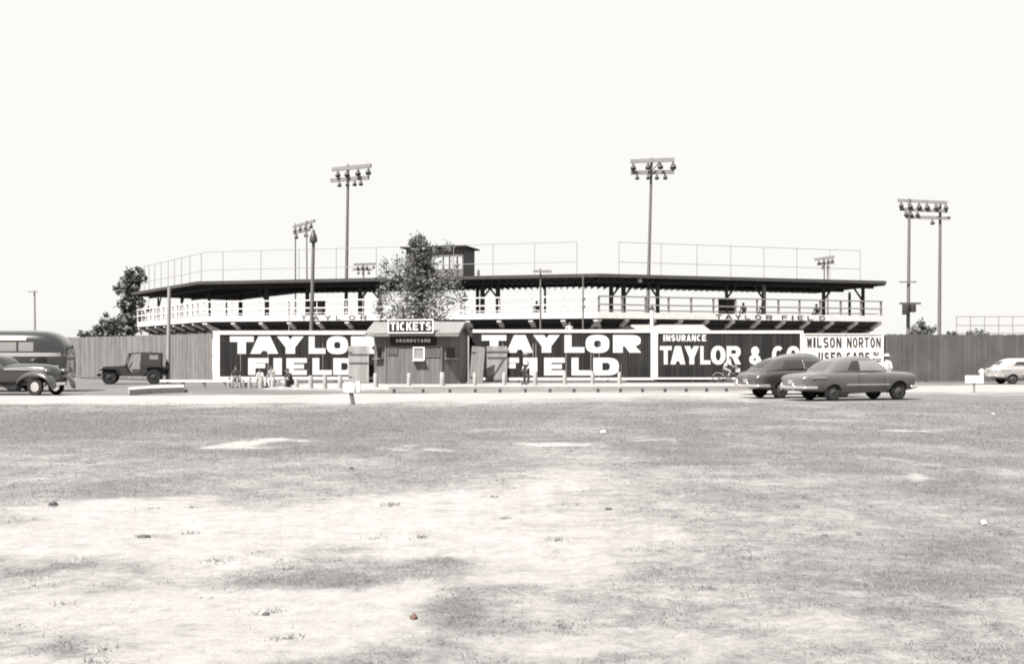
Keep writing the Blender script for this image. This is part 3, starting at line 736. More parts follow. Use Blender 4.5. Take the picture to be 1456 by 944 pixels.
# ------------------------------------------------------------------ gates
def gate_leaf(label, a, b, z0, z1, rails, brace, lean=0, m='gate'):
    a = V((a[0],a[1],0)); b = V((b[0],b[1],0)); d = (b-a); L = d.length; d.normalize(); ang = math.atan2(d.y,d.x)
    t = thing('gate_leaf', label, 'gate', a, ang); t.rotation_euler = (0,lean,ang)
    mb = MB(); boards(mb, (0,0), (L,0), z0, z1, .2, .008, .01, .03, .006); mb.build('board_panel', M[m], t)
    for z in rails: mb = MB(); mb.box((L/2,-.045,z), (L-.1,.035,.09)); mb.build('batten', M['gate_dark'], t)
    if brace: mb = MB(); mb.beam((.3,-.046,.25), (L-.2,-.046,1.56), .03, .08); mb.build('brace', M['gate_dark'], t)
    for z in (.35,L and 1.95):
        mb = MB(); mb.box((.14,-.04,z), (.26,.02,.05)); mb.build('hinge', M['lampmetal'], t)
gate_leaf('pale open gate leaf covering the last letters of a TAYLOR FIELD sign', (GX(495.5,75.5),75.5), (GX(524.5,75.1),75.1), .02, 2.36, (1.82,1.27), False)
gate_leaf('tilted plain gate leaf standing open against the booth\'s side', (GX(667,74.9),74.9), (GX(686,75.1),75.1), .02, 2.36, (), False, R(4.5))
gate_leaf('open gate leaf with dark battens and a slanting brace beside the second sign', (GX(692,75.84),75.84), (GX(721,75.8),75.8), .06, 2.36, (2.0,1.62,.15), True)

# ------------------------------------------------------------------ bollards, kerb rail, white beam
proto = None
BOL = [(325,549.5),(341,549.8),(355,550.5),(371,551.5),(388,552),(405,552),(422,552),(442,553.6),(462,554.3),(483,553.8),(534.5,551.8),(581.5,549.8),(629,549.6),(675,549.5),(717,548.6),(761,548),(803,547.8),(842.5,547.6),(881,547.5)]
desc = {0:'first grey post of the row, in front of the white sign border',1:'grey post before the empty black corner of the first sign',2:'grey post standing before the F of the first sign',3:'grey post beside the seated child in pale clothes',4:'grey post beside the seated child in the grey shirt',5:'grey post between the grey shirted sitter and the dark squatting figure',6:'grey post against the dark squatting figure',7:'grey post under the last E of the first sign',8:'grey post under the second L of the first sign',9:'grey post beside the pale gate leaf that covers the sign',10:'thin grey post at the ledge corner of the booth, beside the pale gate leaf',11:'grey post in front of the booth window',12:'thick pale post at the shaded front corner of the booth',13:'grey post in front of the tilted gate leaf',14:'grey post in front of the braced gate leaf',15:'grey post next to the standing man in the hat',16:'grey post in front of the second sign under its E',17:'grey post in front of the second sign under its L',18:'last grey post of the row, past the D of the second sign'}
for i, (px, py) in enumerate(BOL):
    Y = GY(py)*.985; z = .0 if i < 10 else .08
    if i in (6,): Y -= .3
    p = V((GX(px,Y),Y,z-.02))
    if proto is None:
        mb = MB(); mb.lathe([(.115,0),(.118,.3),(.11,.66),(.085,.72)], Matrix.Identity(4), 10); o = mb.build('post', M['bollard'], None, None, 40); proto = o
    else:
        o = proto.copy(); COL.objects.link(o)
    o.location = p; o.rotation_euler = (R(random.uniform(-2,2)),R(random.uniform(-2.5,2.5)),random.random()*3)
    s = 1.25 if i == 12 else (.9+.16*random.random()); o.scale = (s,s,(.96+.1*random.random()) if i > 6 else .78)
    tag(o, desc[i], 'post', 'grey posts in a row before the fence')
# kerb rail along the pavement
c = V((3,56.2,0)); kr = thing('kerb_rail', 'low pale timber kerb rail on short dark blocks in front of the booth', 'rail', c)
KP = [wx(553,558.7), wx(700,558.3), wx(882,558), wx(1052,557.0)]
mb = MB()
for a, b in zip(KP[:-1],KP[1:]): mb.beam((a[0],a[1],.205), (b[0],b[1],.205), .3, .15)
mb.build('beam', M['kerbface'], kr, c)
def kpt(px):
    k = (px-CX)/F
    for a, b in zip(KP[:-1],KP[1:]):
        t = (k*a[1]-a[0])/((b[0]-a[0])-k*(b[1]-a[1]))
        if 0 <= t <= 1: return a[0]+(b[0]-a[0])*t, a[1]+(b[1]-a[1])*t
    return None
for px in (561,602,640,676,711,747,782,816,850,882,913,945,975,1004,1032):
    q = kpt(px)
    if q: mb = MB(); mb.box((q[0],q[1]-.16,.10), (.12,.08,.15)); mb.build('block', M['dark'], kr, c)
# white beam and seat rail to the left
a, b = P(228,544.5,62), P(412,545.5,62); c = V((a.x,62,0))
t = thing('white_rail', 'low white plank rail on short posts where people sit', 'rail', c)
mb = MB(); mb.beam((a.x,62,.36), (b.x,62,.34), .3, .12); mb.build('plank', M['white'], t, c)
for i in range(7):
    x = a.x+.1+(b.x-a.x-.2)*i/6; mb = MB(); mb.box((x,62.0,.135), (.14,.18,.27)); mb.build('support', M['greywood'], t, c)
mb = MB(); q = [wx(184,562), wx(215,559.5), wx(262,558), wx(262,553.5), wx(230,554), wx(182,558)]
mb.prism([(x,y,-.05) for x,y in q], (0,0,.29)); ob = mb.build('concrete_block', M['raker2'], None, (GX(220,54),54,0), None, (GX(220,54),54,0))
tag(ob, 'low broken concrete kerb block on the ground in front of the military car', 'concrete block')

# small white marker signs on short posts
p = wx(501.5,575.5); t = thing('marker_sign', 'small white two-faced marker board on a dark leaning post beside the road', 'sign', (p[0],p[1],0))
mb = MB(); mb.tube((0.02,0,-.05), (-.06,0,.46), .075, .07, 8); mb.build('post', M['pole'], t)
for x, wd, rz, z in ((-.12,.35,0,.60),(.185,.2,R(-35),.62)):
    mb = MB(); mb.box((x,-.1+(.0 if wd > .3 else .03),z), (wd,.03,.36), rz, 0, R(3)); mb.build('board', M['white'], t)
p = wx(1385,558.5); t = thing('marker_sign', 'small plain white board on a thin post beside the pale road and pale car', 'sign', (p[0],p[1],0))
mb = MB(); mb.tube((0,0,-.05), (0,0,.5), .05, .045, 8); mb.build('post', M['greywood'], t)
mb = MB(); mb.box((-.03,-.07,.62), (.8,.04,.36)); mb.build('board', M['white'], t)

# ------------------------------------------------------------------ poles and light towers
def lamp(mb, p, r):
    r *= .76
    mb.tube(p, p-V((0,0,r*.6)), r*.25, r*.25, 8)
    mb.lathe([(r*.3,0),(r*.55,-r*.5),(r*.95,-r*1.3),(r*1.0,-r*1.75),(r*.7,-r*2.0)], Matrix.Translation(p-V((0,0,r*.5))) @ Matrix.Rotation(R(-18),4,'X'), 14)
def tower(label, poles, arms, name='light_tower', polemat='pole', rad=.17, armh=.28, brace=True):
    """poles: (px_bottom, px_top, py_top, Y); arms: (px0,py0,px1,py1,Y0,Y1,[(t,lamp radius)])"""
    Y = poles[0][3]; c = V((GX(poles[0][0],Y),Y,0)); t = thing(name, label, 'light tower' if name == 'light_tower' else 'pole', c)
    for a, b, y, Y in poles:
        mb = MB(); mb.tube((GX(a,Y),Y,-.2), P(b,y,Y), rad, rad*.62, 10); mb.build('pole', M[polemat], t, c, 40)
    for x0,y0,x1,y1,Ya,Yb,ls in arms:
        p0, p1 = P(x0,y0,Ya), P(x1,y1,Yb); dv = V((0,-.24,0))
        mb = MB(); mb.beam(p0+dv, p1+dv, .16, armh); ao = mb.build('crossarm', M['greywood'] if polemat == 'pole' else M[polemat], t, c)
        for q, r in ls:
            mb = MB(); p = p0+(p1-p0)*q+dv-V((0,.12,armh/2)); lamp(mb, p, r); mb.build('floodlight', M['lampmetal'], ao, c, 40)
    return t, c
tower('tall wooden light pole with two lamp crossarms rising behind the stand near the tree', [(490.5,495,234.5,97)], [(473,242,528,236.5,97.9,95.9,[(.16,.3),(.4,.32),(.68,.32),(.94,.32)]),(471,257.5,525,253.5,97.9,96.1,[(.24,.24),(.45,.24),(.64,.25),(.8,.25)])], armh=.32)
t, c = tower('tall wooden light pole with two lamp crossarms standing above the middle of the stand', [(918.5,926.5,225,97)], [(896,230.5,958,228,97.4,96.5,[(.06,.32),(.4,.32),(.68,.32),(.97,.36)]),(896,246.5,958,245.5,97.4,97,[(.15,.24),(.4,.24),(.6,.25),(.79,.25)])], armh=.32)
mb = MB(); mb.tube(P(926,244,96.7), P(938,231,96.7), .05); mb.build('brace', M['pole'], t, c)
tower('twin pole light tower with a slanting lamp rack beside the stout leaning pole', [(420,420,318,128),(437,436,314,124)], [(418,323,448,314.5,129,122.5,[(.1,.3),(.35,.3),(.6,.3),(.85,.3)]),(418,332,441,327,129,124,[(.2,.3),(.8,.32)])], rad=.11)
t, c = tower('twin pole light tower with a wide lamp rack and a transformer, above the dark fence', [(1290.5,1293,283,110),(1335,1337,286,110)], [(1275,285.5,1346,289,110.6,109.6,[(.06,.3),(.24,.33),(.42,.33),(.58,.33),(.76,.33),(.95,.3)]),(1278,298,1346,301,110.6,109.8,[(.12,.3),(.22,.3),(.36,.25)]),(1287,309,1350,311,110.4,109.8,[(.58,.28)])], rad=.19)
mb = MB(); p = P(1291,440,109.6)
for dx, dz, r, h in ((-.3,0,.36,1.0),(.35,.1,.28,.75)): mb.lathe([(r*.9,-h/2),(r,-h/2+.05),(r,h/2-.05),(r*.8,h/2)], Matrix.Translation(p+V((dx,-.35,dz))), 14)
mb.box(p+V((.1,-.3,.55)), (2.0,.16,.16)); mb.build('transformer', M['lampmetal'], t, c, 40)
mb = MB(); q = P(1291,401,109.7); mb.box(q, (1.6,.1,.12)); mb.build('short_crossarm', M['pole'], t, c)
tower('small distant light pole with two level crossarms between the tall pole and the tree', [(516,517,375,150)], [(503,376.5,535,375.5,150,150,[(.2,.25),(.4,.25),(.6,.25),(.9,.25)]),(502,383.5,529,383.5,150,150,[(.3,.25),(.55,.25),(.85,.25)])], rad=.16, armh=.3)
tower('small distant light tower with slanting crossarms over the stand roof', [(1172,1172,366,160),(1177,1177,366,160)], [(1158,369.5,1185,365.5,162,157,[(.2,.3),(.45,.3),(.7,.3),(.9,.3)]),(1162,376,1185,373.5,162,157,[(.3,.3),(.6,.3)])], rad=.14, armh=.35)
t, c = tower('thin pole with one short crossarm standing in front of the stand\'s middle', [(768.5,768.5,382,80)], [(758,386,784,387,80,80,[])], name='utility_pole', rad=.085, armh=.14)
for q in (.05,.2,.35,.65,.8,.95): mb = MB(); mb.tube(P(758+26*q,386.5,79.75), P(758+26*q,384,79.75), .05, .04, 6); mb.build('insulator', M['lampmetal'], t, c)
t, c = tower('thin dark pole with two step brackets in front of the white fascia', [(829,829,391,80)], [], name='utility_pole', rad=.075)
for y in (425,436): mb = MB(); mb.box(P(830,y,79.9), (.22,.14,.2)); mb.build('bracket', M['pole'], t, c)
t, c = tower('stout leaning pole with a lantern-shaped transformer near its top', [(441,446,330,80)], [], name='utility_pole', rad=.165)
mb = MB(); p = P(445.6,338,79.8); mb.lathe([(.08,.55),(.16,.25),(.2,.2),(.27,-.05),(.27,-.28),(.15,-.36)], Matrix.Translation(p), 12); mb.build('transformer', M['lampmetal'], t, c, 35)
tower('plain grey pole standing before the pale fence, behind the military car', [(239,240.5,408,72)], [], name='utility_pole', polemat='palepole', rad=.15)
tower('very thin pale pole in front of the white fascia beside the leaning pole', [(411,411,428,82)], [], name='utility_pole', polemat='palepole', rad=.05)
t, c = tower('faint distant telegraph pole above the dark bus', [(50,49,413,135)], [(41,415,54,415,135,135,[])], name='utility_pole', polemat='palepole', rad=.16, armh=.16)

# ------------------------------------------------------------------ trees and bushes
def leaf_cloud(mb, clusters, per, size, rng_):
    for c, r in clusters:
        for i in range(per):
            p = V(c)+V((rng_.gauss(0,1)*r[0], rng_.gauss(0,1)*r[1], rng_.gauss(0,1)*r[2]))
            s = size*(.55+.9*rng_.random()); a = V((rng_.gauss(0,1),rng_.gauss(0,1),rng_.gauss(0,1)*.7)).normalized()
            b = a.cross(V((rng_.gauss(0,1),rng_.gauss(0,1),rng_.gauss(0,1)))).normalized()
            mb.poly([p-a*s, p-b*s*.5, p+a*s, p+b*s*.5])
rg = random.Random(11)
TY = 78.5; c = V((GX(598,TY),TY,0))
tr = thing('tree', 'slender broadleaf tree with an open ragged crown behind the ticket booth', 'tree', c)
prof = [(470,34,40),(455,46,50),(440,56,54),(425,52,56),(410,56,55),(395,50,48),(380,28,34),(365,20,24),(350,13,14),(340,6,6)]
cl = []; br = MB()
br.path([c, c+V((.1,0,2.5)), c+V((0,.1,5)), c+V((-.1,0,7.5)), P(592,340,TY)], .07, 7)
br.tube(c-V((0,0,.1)), c+V((.1,0,3)), .17, .1, 10)
u = TY/F
for i in range(190):
    t_ = rg.random()**1.05; k = t_*(len(prof)-1.001); j = int(k); fr = k-j
    y = prof[j][0]+(prof[j+1][0]-prof[j][0])*fr; lw = prof[j][1]+(prof[j+1][1]-prof[j][1])*fr; rw = prof[j][2]+(prof[j+1][2]-prof[j][2])*fr
    q = rg.gauss(0,.47); q = max(-1.02,min(1.02,q)); dx = q*(lw if q < 0 else rw)
    xc = 596+dx; dy = rg.uniform(-1,1)*math.sqrt(max(0,1-q*q))*(lw+rw)/2*u*.8
    p = P(xc, y, TY); p.y += dy
    s = (.15+.2*rg.random())*(1-.62*t_)+.03; cl.append((p, (s*1.15,s*1.15,s*1.3)))
    if i % 2 == 0:
        zb_ = max(2.0, p.z-1.2-rg.random()); br.tube((c.x+.05,c.y,zb_), p, .025, .008, 5)
for i in range(40):
    t_ = rg.random()**1.1; k = t_*(len(prof)-1.001); j = int(k); p = P(598+rg.gauss(0,.26)*prof[j][1], prof[j][0]+(prof[j+1][0]-prof[j][0])*(k-j), TY); p.y += rg.uniform(-.8,.8)*(1-t_)
    s = .16*(1-.5*t_)+.04; cl.append((p,(s*1.2,s*1.2,s*1.3)))
for x,y in ((547,372),(546,380),(550,388),(541,392),(556,395),(566,384),(548,405),(640,352),(634,350),(618,356),(648,378),(655,420),(537,440),(652,400),(658,435),(563,372),(571,378)):
    p = P(x,y,TY+rg.uniform(-.5,.5)); cl.append((p,(.16,.16,.24))); br.tube((c.x,c.y,max(3,p.z-1.5)), p, .02, .006, 5)
mb = MB(); leaf_cloud(mb, cl, 44, .1, rg); mb.build('crown', M['leaf'], tr, c)
br.build('trunk', M['bark'], tr, c, 60)
def simple_tree(label, px, Y, spec, per, size, name='tree', cat='tree', m='leaf_dark', trunk=True):
    c = V((GX(px,Y),Y,0)); t = thing(name, label, cat, c); cl = []; u = Y/F; top = min(y for _,y,_ in spec)
    mb = MB()
    for x, y, r in spec:
        for q in range(max(3,int(r*.9))):
            a = P(x+rg.gauss(0,.5)*r, y+rg.gauss(0,.5)*r, Y); a.y += rg.gauss(0,.5)*r*u; a.z = max(.3,a.z); s = r*u*.24; cl.append((a,(s,s,s)))
        e = P(x,y,Y); mb.tube((c.x,Y,max(.0,e.z*.45)), e, .05, .02, 6)
    mb.tube(c-V((0,0,.1)), P(px,top+10,Y), .02*10, .04, 8); mb.build('trunk', M['bark'], t, c, 60)
    mb = MB(); leaf_cloud(mb, cl, per, size, rg); mb.build('crown', M[m], t, c)
simple_tree('tall dense tree beside the grandstand end, above the military car', 185, 112, [(190,388,9),(198,395,9),(178,402,10),(192,408,10),(172,412,7),(184,425,12),(180,440,12),(190,452,13),(176,458,12),(196,466,12),(180,470,12),(204,430,6),(203,390,5)], 44, .2)
simple_tree('rounded bush at the foot of the tall dense tree behind the pale fence', 150, 105, [(152,458,9),(145,464,9),(160,462,9),(138,470,8),(155,472,10),(166,470,9)], 44, .16, 'bush', 'bush')
simple_tree('small low bush above the pale fence between the bus and the rounded bush', 122, 104, [(121,474,6),(116,476,5),(128,476,6)], 40, .14, 'bush', 'bush')
simple_tree('rounded bush showing over the dark fence at the pole\'s foot', 1312, 96, [(1310,468,8),(1318,470,8),(1303,473,8),(1312,476,9),(1296,476,6)], 46, .14, 'bush', 'bush')
simple_tree('low ragged greenery along the dark fence top below the bleachers', 1375, 90, [(1345,478,6),(1360,477,6),(1375,478,6),(1392,477,6),(1405,477,5)], 40, .12, 'bush', 'bush')

# bleachers at the right
Y = 112; c = V((GX(1400,Y),Y,0)); t = thing('bleacher', 'small open bleacher with pale railings behind the dark fence', 'bleacher', c)
mb = MB(); rl = MB()
xl, xr = GX(1360,Y), GX(1500,Y)
for z in (5.55,4.7,3.95): rl.beam((xl,Y,z), (xr,Y,z), .06, .1)
for i in range(8):
    x = xl+(xr-xl)*i/7; rl.beam((x,Y,.2), (x,Y,5.6), .08, .08); rl.beam((x,Y+.1,3.7), (x,Y+4.5,.1), .1, .14)
rl.build('railing', M['palepole'], t, c)
for i in range(6): mb.box(((xl+xr)/2-.8, Y+.4+.7*i, 3.75-.5*i), (xr-xl+2,.32,.07))
mb.build('bench_row', M['pole'], t, c)
mb = MB()
for i in range(6): mb.box((xl+1.6+i*1.7, Y+.15, 3.35), (1.1,.05,.5))
mb.build('back_board', M['dullwhite'], t, c)

# ------------------------------------------------------------------ vehicles
def loft(mb, rings, close_ends=True):
    vr = [[mb.bm.verts.new(V(p)) for p in r] for r in rings]; n_ = len(vr[0])
    for A, B in zip(vr[:-1],vr[1:]):
        for i in range(n_): mb._f([A[i],A[(i+1)%n_],B[(i+1)%n_],B[i]])
    if close_ends: mb._f(vr[0][::-1]); mb._f(vr[-1])
def body_ring(x, w, zb, zt, crown=.03, sh=.88):
    h = zt-zb
    half = [(0,zb),(w*.66,zb),(w*.84,zb+.02),(w*.95,zb+.24*h),(w*1.0,zb+.68*h),(w*.985,zb+.9*h),(w*sh,zt),(w*.4,zt+crown)]
    pts = [(x,y,z) for y,z in half]+[(x,0,zt+crown*1.3)]+[(x,-y,z) for y,z in reversed(half[1:])]
    return pts
def cabin_ring(x, wb, wt, zb, zt):
    zm = zb+(zt-zb)*.75
    half = [(wb,zb),(wb*.97+wt*.03,zb+(zt-zb)*.3),((wb+wt*2)/3,zm),(wt*.82,zt-.02),(wt*.4,zt)]
    return [(x,0,zb)]+[(x,y,z) for y,z in half]+[(x,0,zt+.01)]+[(x,-y,z) for y,z in reversed(half)]
def panel(bvh, quad, axis, out=.008, nu=10, nv=6):
    """curved panel: bilinear quad in the plane across an axis, shot onto the surface"""
    mb = MB(); g = []
    ax = V(axis)
    for j in range(nv+1):
        row_ = []
        for i in range(nu+1):
            u, v = i/nu, j/nv
            a = V(quad[0]).lerp(V(quad[1]),u); b = V(quad[3]).lerp(V(quad[2]),u); p = a.lerp(b,v)
            h = bvh.ray_cast(p-ax*4, ax)
            q = (h[0]-ax*out) if h[0] is not None else None
            row_.append(mb.bm.verts.new(q) if q is not None else None)
        g.append(row_)
    for j in range(nv):
        for i in range(nu):
            q = [g[j][i],g[j][i+1],g[j+1][i+1],g[j+1][i]]
            if all(q):
                xs_ = [max(abs(q[k].co.x-q[(k+1)%4].co.x)+abs(q[k].co.y-q[(k+1)%4].co.y) for k in range(4))]
                if xs_[0] < .5: mb._f(q)
    return mb
def trace(bvh, pts, axis, r, name, m, parent, out=.004, closed=True, per=8):
    mb = MB(); ax = V(axis); q = []
    pts = list(pts)+([pts[0]] if closed else [])
    for a, b in zip(pts[:-1], pts[1:]):
        for i in range(per):
            p = V(a).lerp(V(b), i/per); h = bvh.ray_cast(p-ax*4, ax)
            if h[0] is not None: q.append(h[0]-ax*out)
    if closed and q: q.append(q[0])
    for a, b in zip(q[:-1], q[1:]):
        if (a-b).length > 1e-4: mb.tube(a, b, r, r, 5)
    if len(q) > 1: mb.build(name, M[m], parent, None, 60)
    else: mb.bm.free()
def wheel(parent, x, y, r, wd, hub='chrome', ww=False, name='wheel'):
    m = Matrix.Translation((x,y,r)) @ Matrix.Rotation(R(90)*(1 if y < 0 else -1),4,'X')
    h = wd/2
    mb = MB(); mb.lathe([(r*.56,-h*.8),(r*.8,-h),(r*.95,-h*.85),(r,-h*.45),(r,h*.45),(r*.95,h*.85),(r*.8,h),(r*.56,h*.8)], m, 28, True)
    o = mb.build(name, M['tyre'], parent, None, 40)
    mb = MB(); mb.lathe([(r*.6,-h*.7),(r*.6,h*.72),(r*.5,h*.6),(r*.36,h*.8),(r*.25,h*1.0),(r*.02,h*1.12)], m, 22); mb.build('rim', M[hub] if hub in M else hub, o, None, 40)
    if ww:
        mb = MB(); mb.lathe([(r*.58,h*.84),(r*.79,h*1.02)], m, 28); bmesh.ops.delete(mb.bm, geom=[f for f in mb.bm.faces if len(f.verts) > 4], context='FACES'); mb.build('whitewall', M['whitewall'], o)
    return o
def sedan(label, loc, rz, paint, L=2.52, W=.91, axr=-1.42, axf=1.50, ztop=1.66, belt=1.08, fast=False, glassm='carglass', quarter='carglass', name='parked_car', plates=True, hood=0.0, ww=False, details=True, group=None):
    t = thing(name, label, 'car', loc, rz, group); Lr = L if fast else L+.22
    st = [(-Lr,.60,.46,.82),(-Lr+.07,.76,.38,.93),(-Lr+.35,.87,.34,1.0),(axr-.4,.90,.32,belt-.03),(axr+.5,W,.27,belt),(.5,W,.27,belt),(axf-.45,.905,.32,belt+hood),(axf+.3,.885,.34,belt-.03+hood),(L-.3,.85,.38,belt-.06+hood),(L-.13,.74,.43,belt-.14+hood)]
    mb = MB(); loft(mb, [body_ring(x,w_,zb,zt) for x,w_,zb,zt in st])
    cuts = []
    for ax, rr, zc in ((axf,.40,.35),(axr,.37,.26)):
        c_ = MB(); c_.tube((ax,-1.3,zc), (ax,-W+.28,zc), rr, rr, 28); c_.tube((ax,W-.28,zc), (ax,1.3,zc), rr, rr, 28); cuts.append(c_)
    me = sub_smooth(mb, 3, cuts); bv = bvh_of(me); bo = link('body', me, [paint], t, 38)
    if fast: cs = [(-2.2,.68,.46,1.02),(-2.02,.74,.48,1.22),(-1.75,.78,.52,1.42),(-1.35,.80,.54,1.58),(-.8,.81,.56,ztop-.03),(-.1,.81,.56,ztop),(.45,.80,.55,ztop-.03),(.8,.79,.54,ztop-.18),(1.05,.78,.54,1.33),(1.25,.77,.58,belt-.02)]
    else: cs = [(-1.88,.72,.55,.98),(-1.68,.77,.60,1.22),(-1.36,.80,.66,1.46),(-.85,.81,.70,ztop-.05),(-.25,.82,.71,ztop),(.2,.81,.70,ztop-.01),(.5,.80,.67,ztop-.10),(.84,.79,.63,1.34),(1.08,.77,.58,belt-.02)]
    mb = MB(); loft(mb, [cabin_ring(x,wb_,wt_,belt-.12,zt) for x,wb_,wt_,zt in cs])
    me = sub_smooth(mb, 3); cv = bvh_of(me); ca = link('cabin', me, [paint], t, 60); ca.location.x = 0 if fast else .10
    zl, zh = belt+.05, ztop-(.23 if fast else .18)
    for s in (-1,1):
        a_ = (0,-s,0)
        q = ((-.32,0,zl),(.72,0,zl),(.46,0,zh),(-.32,0,zh)); panel(cv,q,a_).build('side_window', M[glassm], ca, None, 60)
        q = ((-.92 if not fast else -1.35,0,zl+.02),(-.40,0,zl),(-.40,0,zh),(-.66 if not fast else -1.1,0,zh)); panel(cv,q,a_).build('side_window', M[quarter], ca, None, 60)
        trace(cv, ((-.32,0,zl),(.72,0,zl),(.46,0,zh),(-.32,0,zh)), a_, .009, 'window_trim', 'chrome', ca)
        trace(bv, ((-.36,0,belt-.03),(-.36,0,.40)), a_, .009, 'door_seam', 'tyre', bo, 0, False)
        trace(bv, ((.78,0,belt-.03),(.80,0,.40)), a_, .009, 'door_seam', 'tyre', bo, 0, False)
        mb = MB(); z = .60
        for i in range(16):
            x0 = axr+.5+(axf-.5-axr-.5)*i/16; x1 = axr+.5+(axf-.5-axr-.5)*(i+1)/16; mb.beam((x0,s*(W+.002),z),(x1,s*(W+.002),z),.024,.036)
        mb.build('side_trim', M['chrome'], bo)
        mb = MB(); mb.beam((-.28,s*(W*.985),.98),(-.08,s*(W*.985),.98),.03,.035); mb.build('door_handle', M['chrome'], bo)
        mb = MB(); mb.ell((-Lr+.16,s*.70,.80),(.12,.075,.075)); mb.build('tail_light', M['lens'], bo, None, 60)
        mb = MB(); mb.ell((L-.22,s*.63,.80+hood*.5),(.1,.12,.12)); mb.build('headlight', M['lens'], bo, None, 60)
        if details: mb = MB(); mb.beam((-Lr+.34,s*.872,.85),(-Lr+.95,s*.898,.87),.03,.03); mb.build('fender_trim', M['chrome'], bo)
    k_ = .74 if fast else 1.0; q = ((0,-.50*k_,belt+(.1 if fast else .06)),(0,.50*k_,belt+(.1 if fast else .06)),(0,.44*k_,ztop-.2),(0,-.44*k_,ztop-.2)); panel(cv,q,(1,0,0)).build('rear_window', M['backglass' if glassm == 'paleglass' else glassm], ca, None, 60)
    q = ((0,-.60,belt+.03),(0,.60,belt+.03),(0,.50,ztop-.17),(0,-.50,ztop-.17)); panel(cv,q,(-1,0,0)).build('windscreen', M[glassm], ca, None, 60)
    for s in (-1,1):
        mb = MB(); e_ = .0 if s < 0 else -.2; Lk = Lr if s < 0 else L; xe, ye = (s*(Lk-.5),.91) if s < 0 else (L-.42,.80)
        pts = [(xe,ye,.5),(s*(Lk-.06+e_),.84,.5),(s*(Lk+.08+e_),.5,.5),(s*(Lk+.12+e_),0,.5),(s*(Lk+.08+e_),-.5,.5),(s*(Lk-.06+e_),-.84,.5),(xe,-ye,.5)]
        mb.path(pts, .062, 10)
        for q_ in pts: mb.ell(q_, (.062,.062,.062), 10, 6)
        for y in (-.38,.38): mb.ell((s*(Lk+.14+e_),y,.52),(.06,.05,.13))
        mb.build('bumper', M['chrome'], t, None, 60)
    mb = MB(); mb.box((-Lr-.0,0,.70),(.03,.32,.15)); mb.build('number_plate', M['palepole'], t)
    mb = MB(); mb.beam((-Lr+.03,-.17,.86),(-Lr+.03,.17,.86),.06,.04); mb.build('boot_handle', M['chrome'], t)
    mb = MB(); mb.box((0,0,.36),(3.9,1.2,.1)); mb.build('underbody', M['tyre'], t)
    for ax in (axr,axf):
        for s in (-1,1): wheel(t, ax, s*(W-.19), .345, .19, M['hub'], ww)
    return t
HD = R(20)
def place_by_rear_wheel(px, py, rz, axr=-1.42, W=.91):
    q = wx(px,py); o = Matrix.Rotation(rz,3,'Z') @ V((axr,-(W-.12),0)); return (q[0]-o.x, q[1]-o.y, 0)
sedan('grey two-door car with a smooth rounded body, parked at the edge of the grass field', place_by_rear_wheel(1185,570,HD), HD, M['car_grey'], glassm='paleglass')
sedan('dark round-backed car with a chrome bumper parked beyond the grey car', place_by_rear_wheel(1110,566.5,HD), HD, M['car_dark'], fast=True, ztop=1.72, belt=1.12, name='parked_car', glassm='carglass', details=False)
p = Matrix.Rotation(HD,3,'Z') @ V((2.6,3.6,0)); q = place_by_rear_wheel(1103,566.5,HD)
sedan('dark car whose roof just shows above the round-backed car', (q[0]+p.x,q[1]+p.y,0), HD, M['car_black'], ztop=1.80, belt=1.12)
Yc = 70.5; sedan('pale round-fendered car beside the dark fence', (GX(1405,Yc)+2.5,Yc,0), R(3), M['car_pale'], fast=True, ztop=1.58)
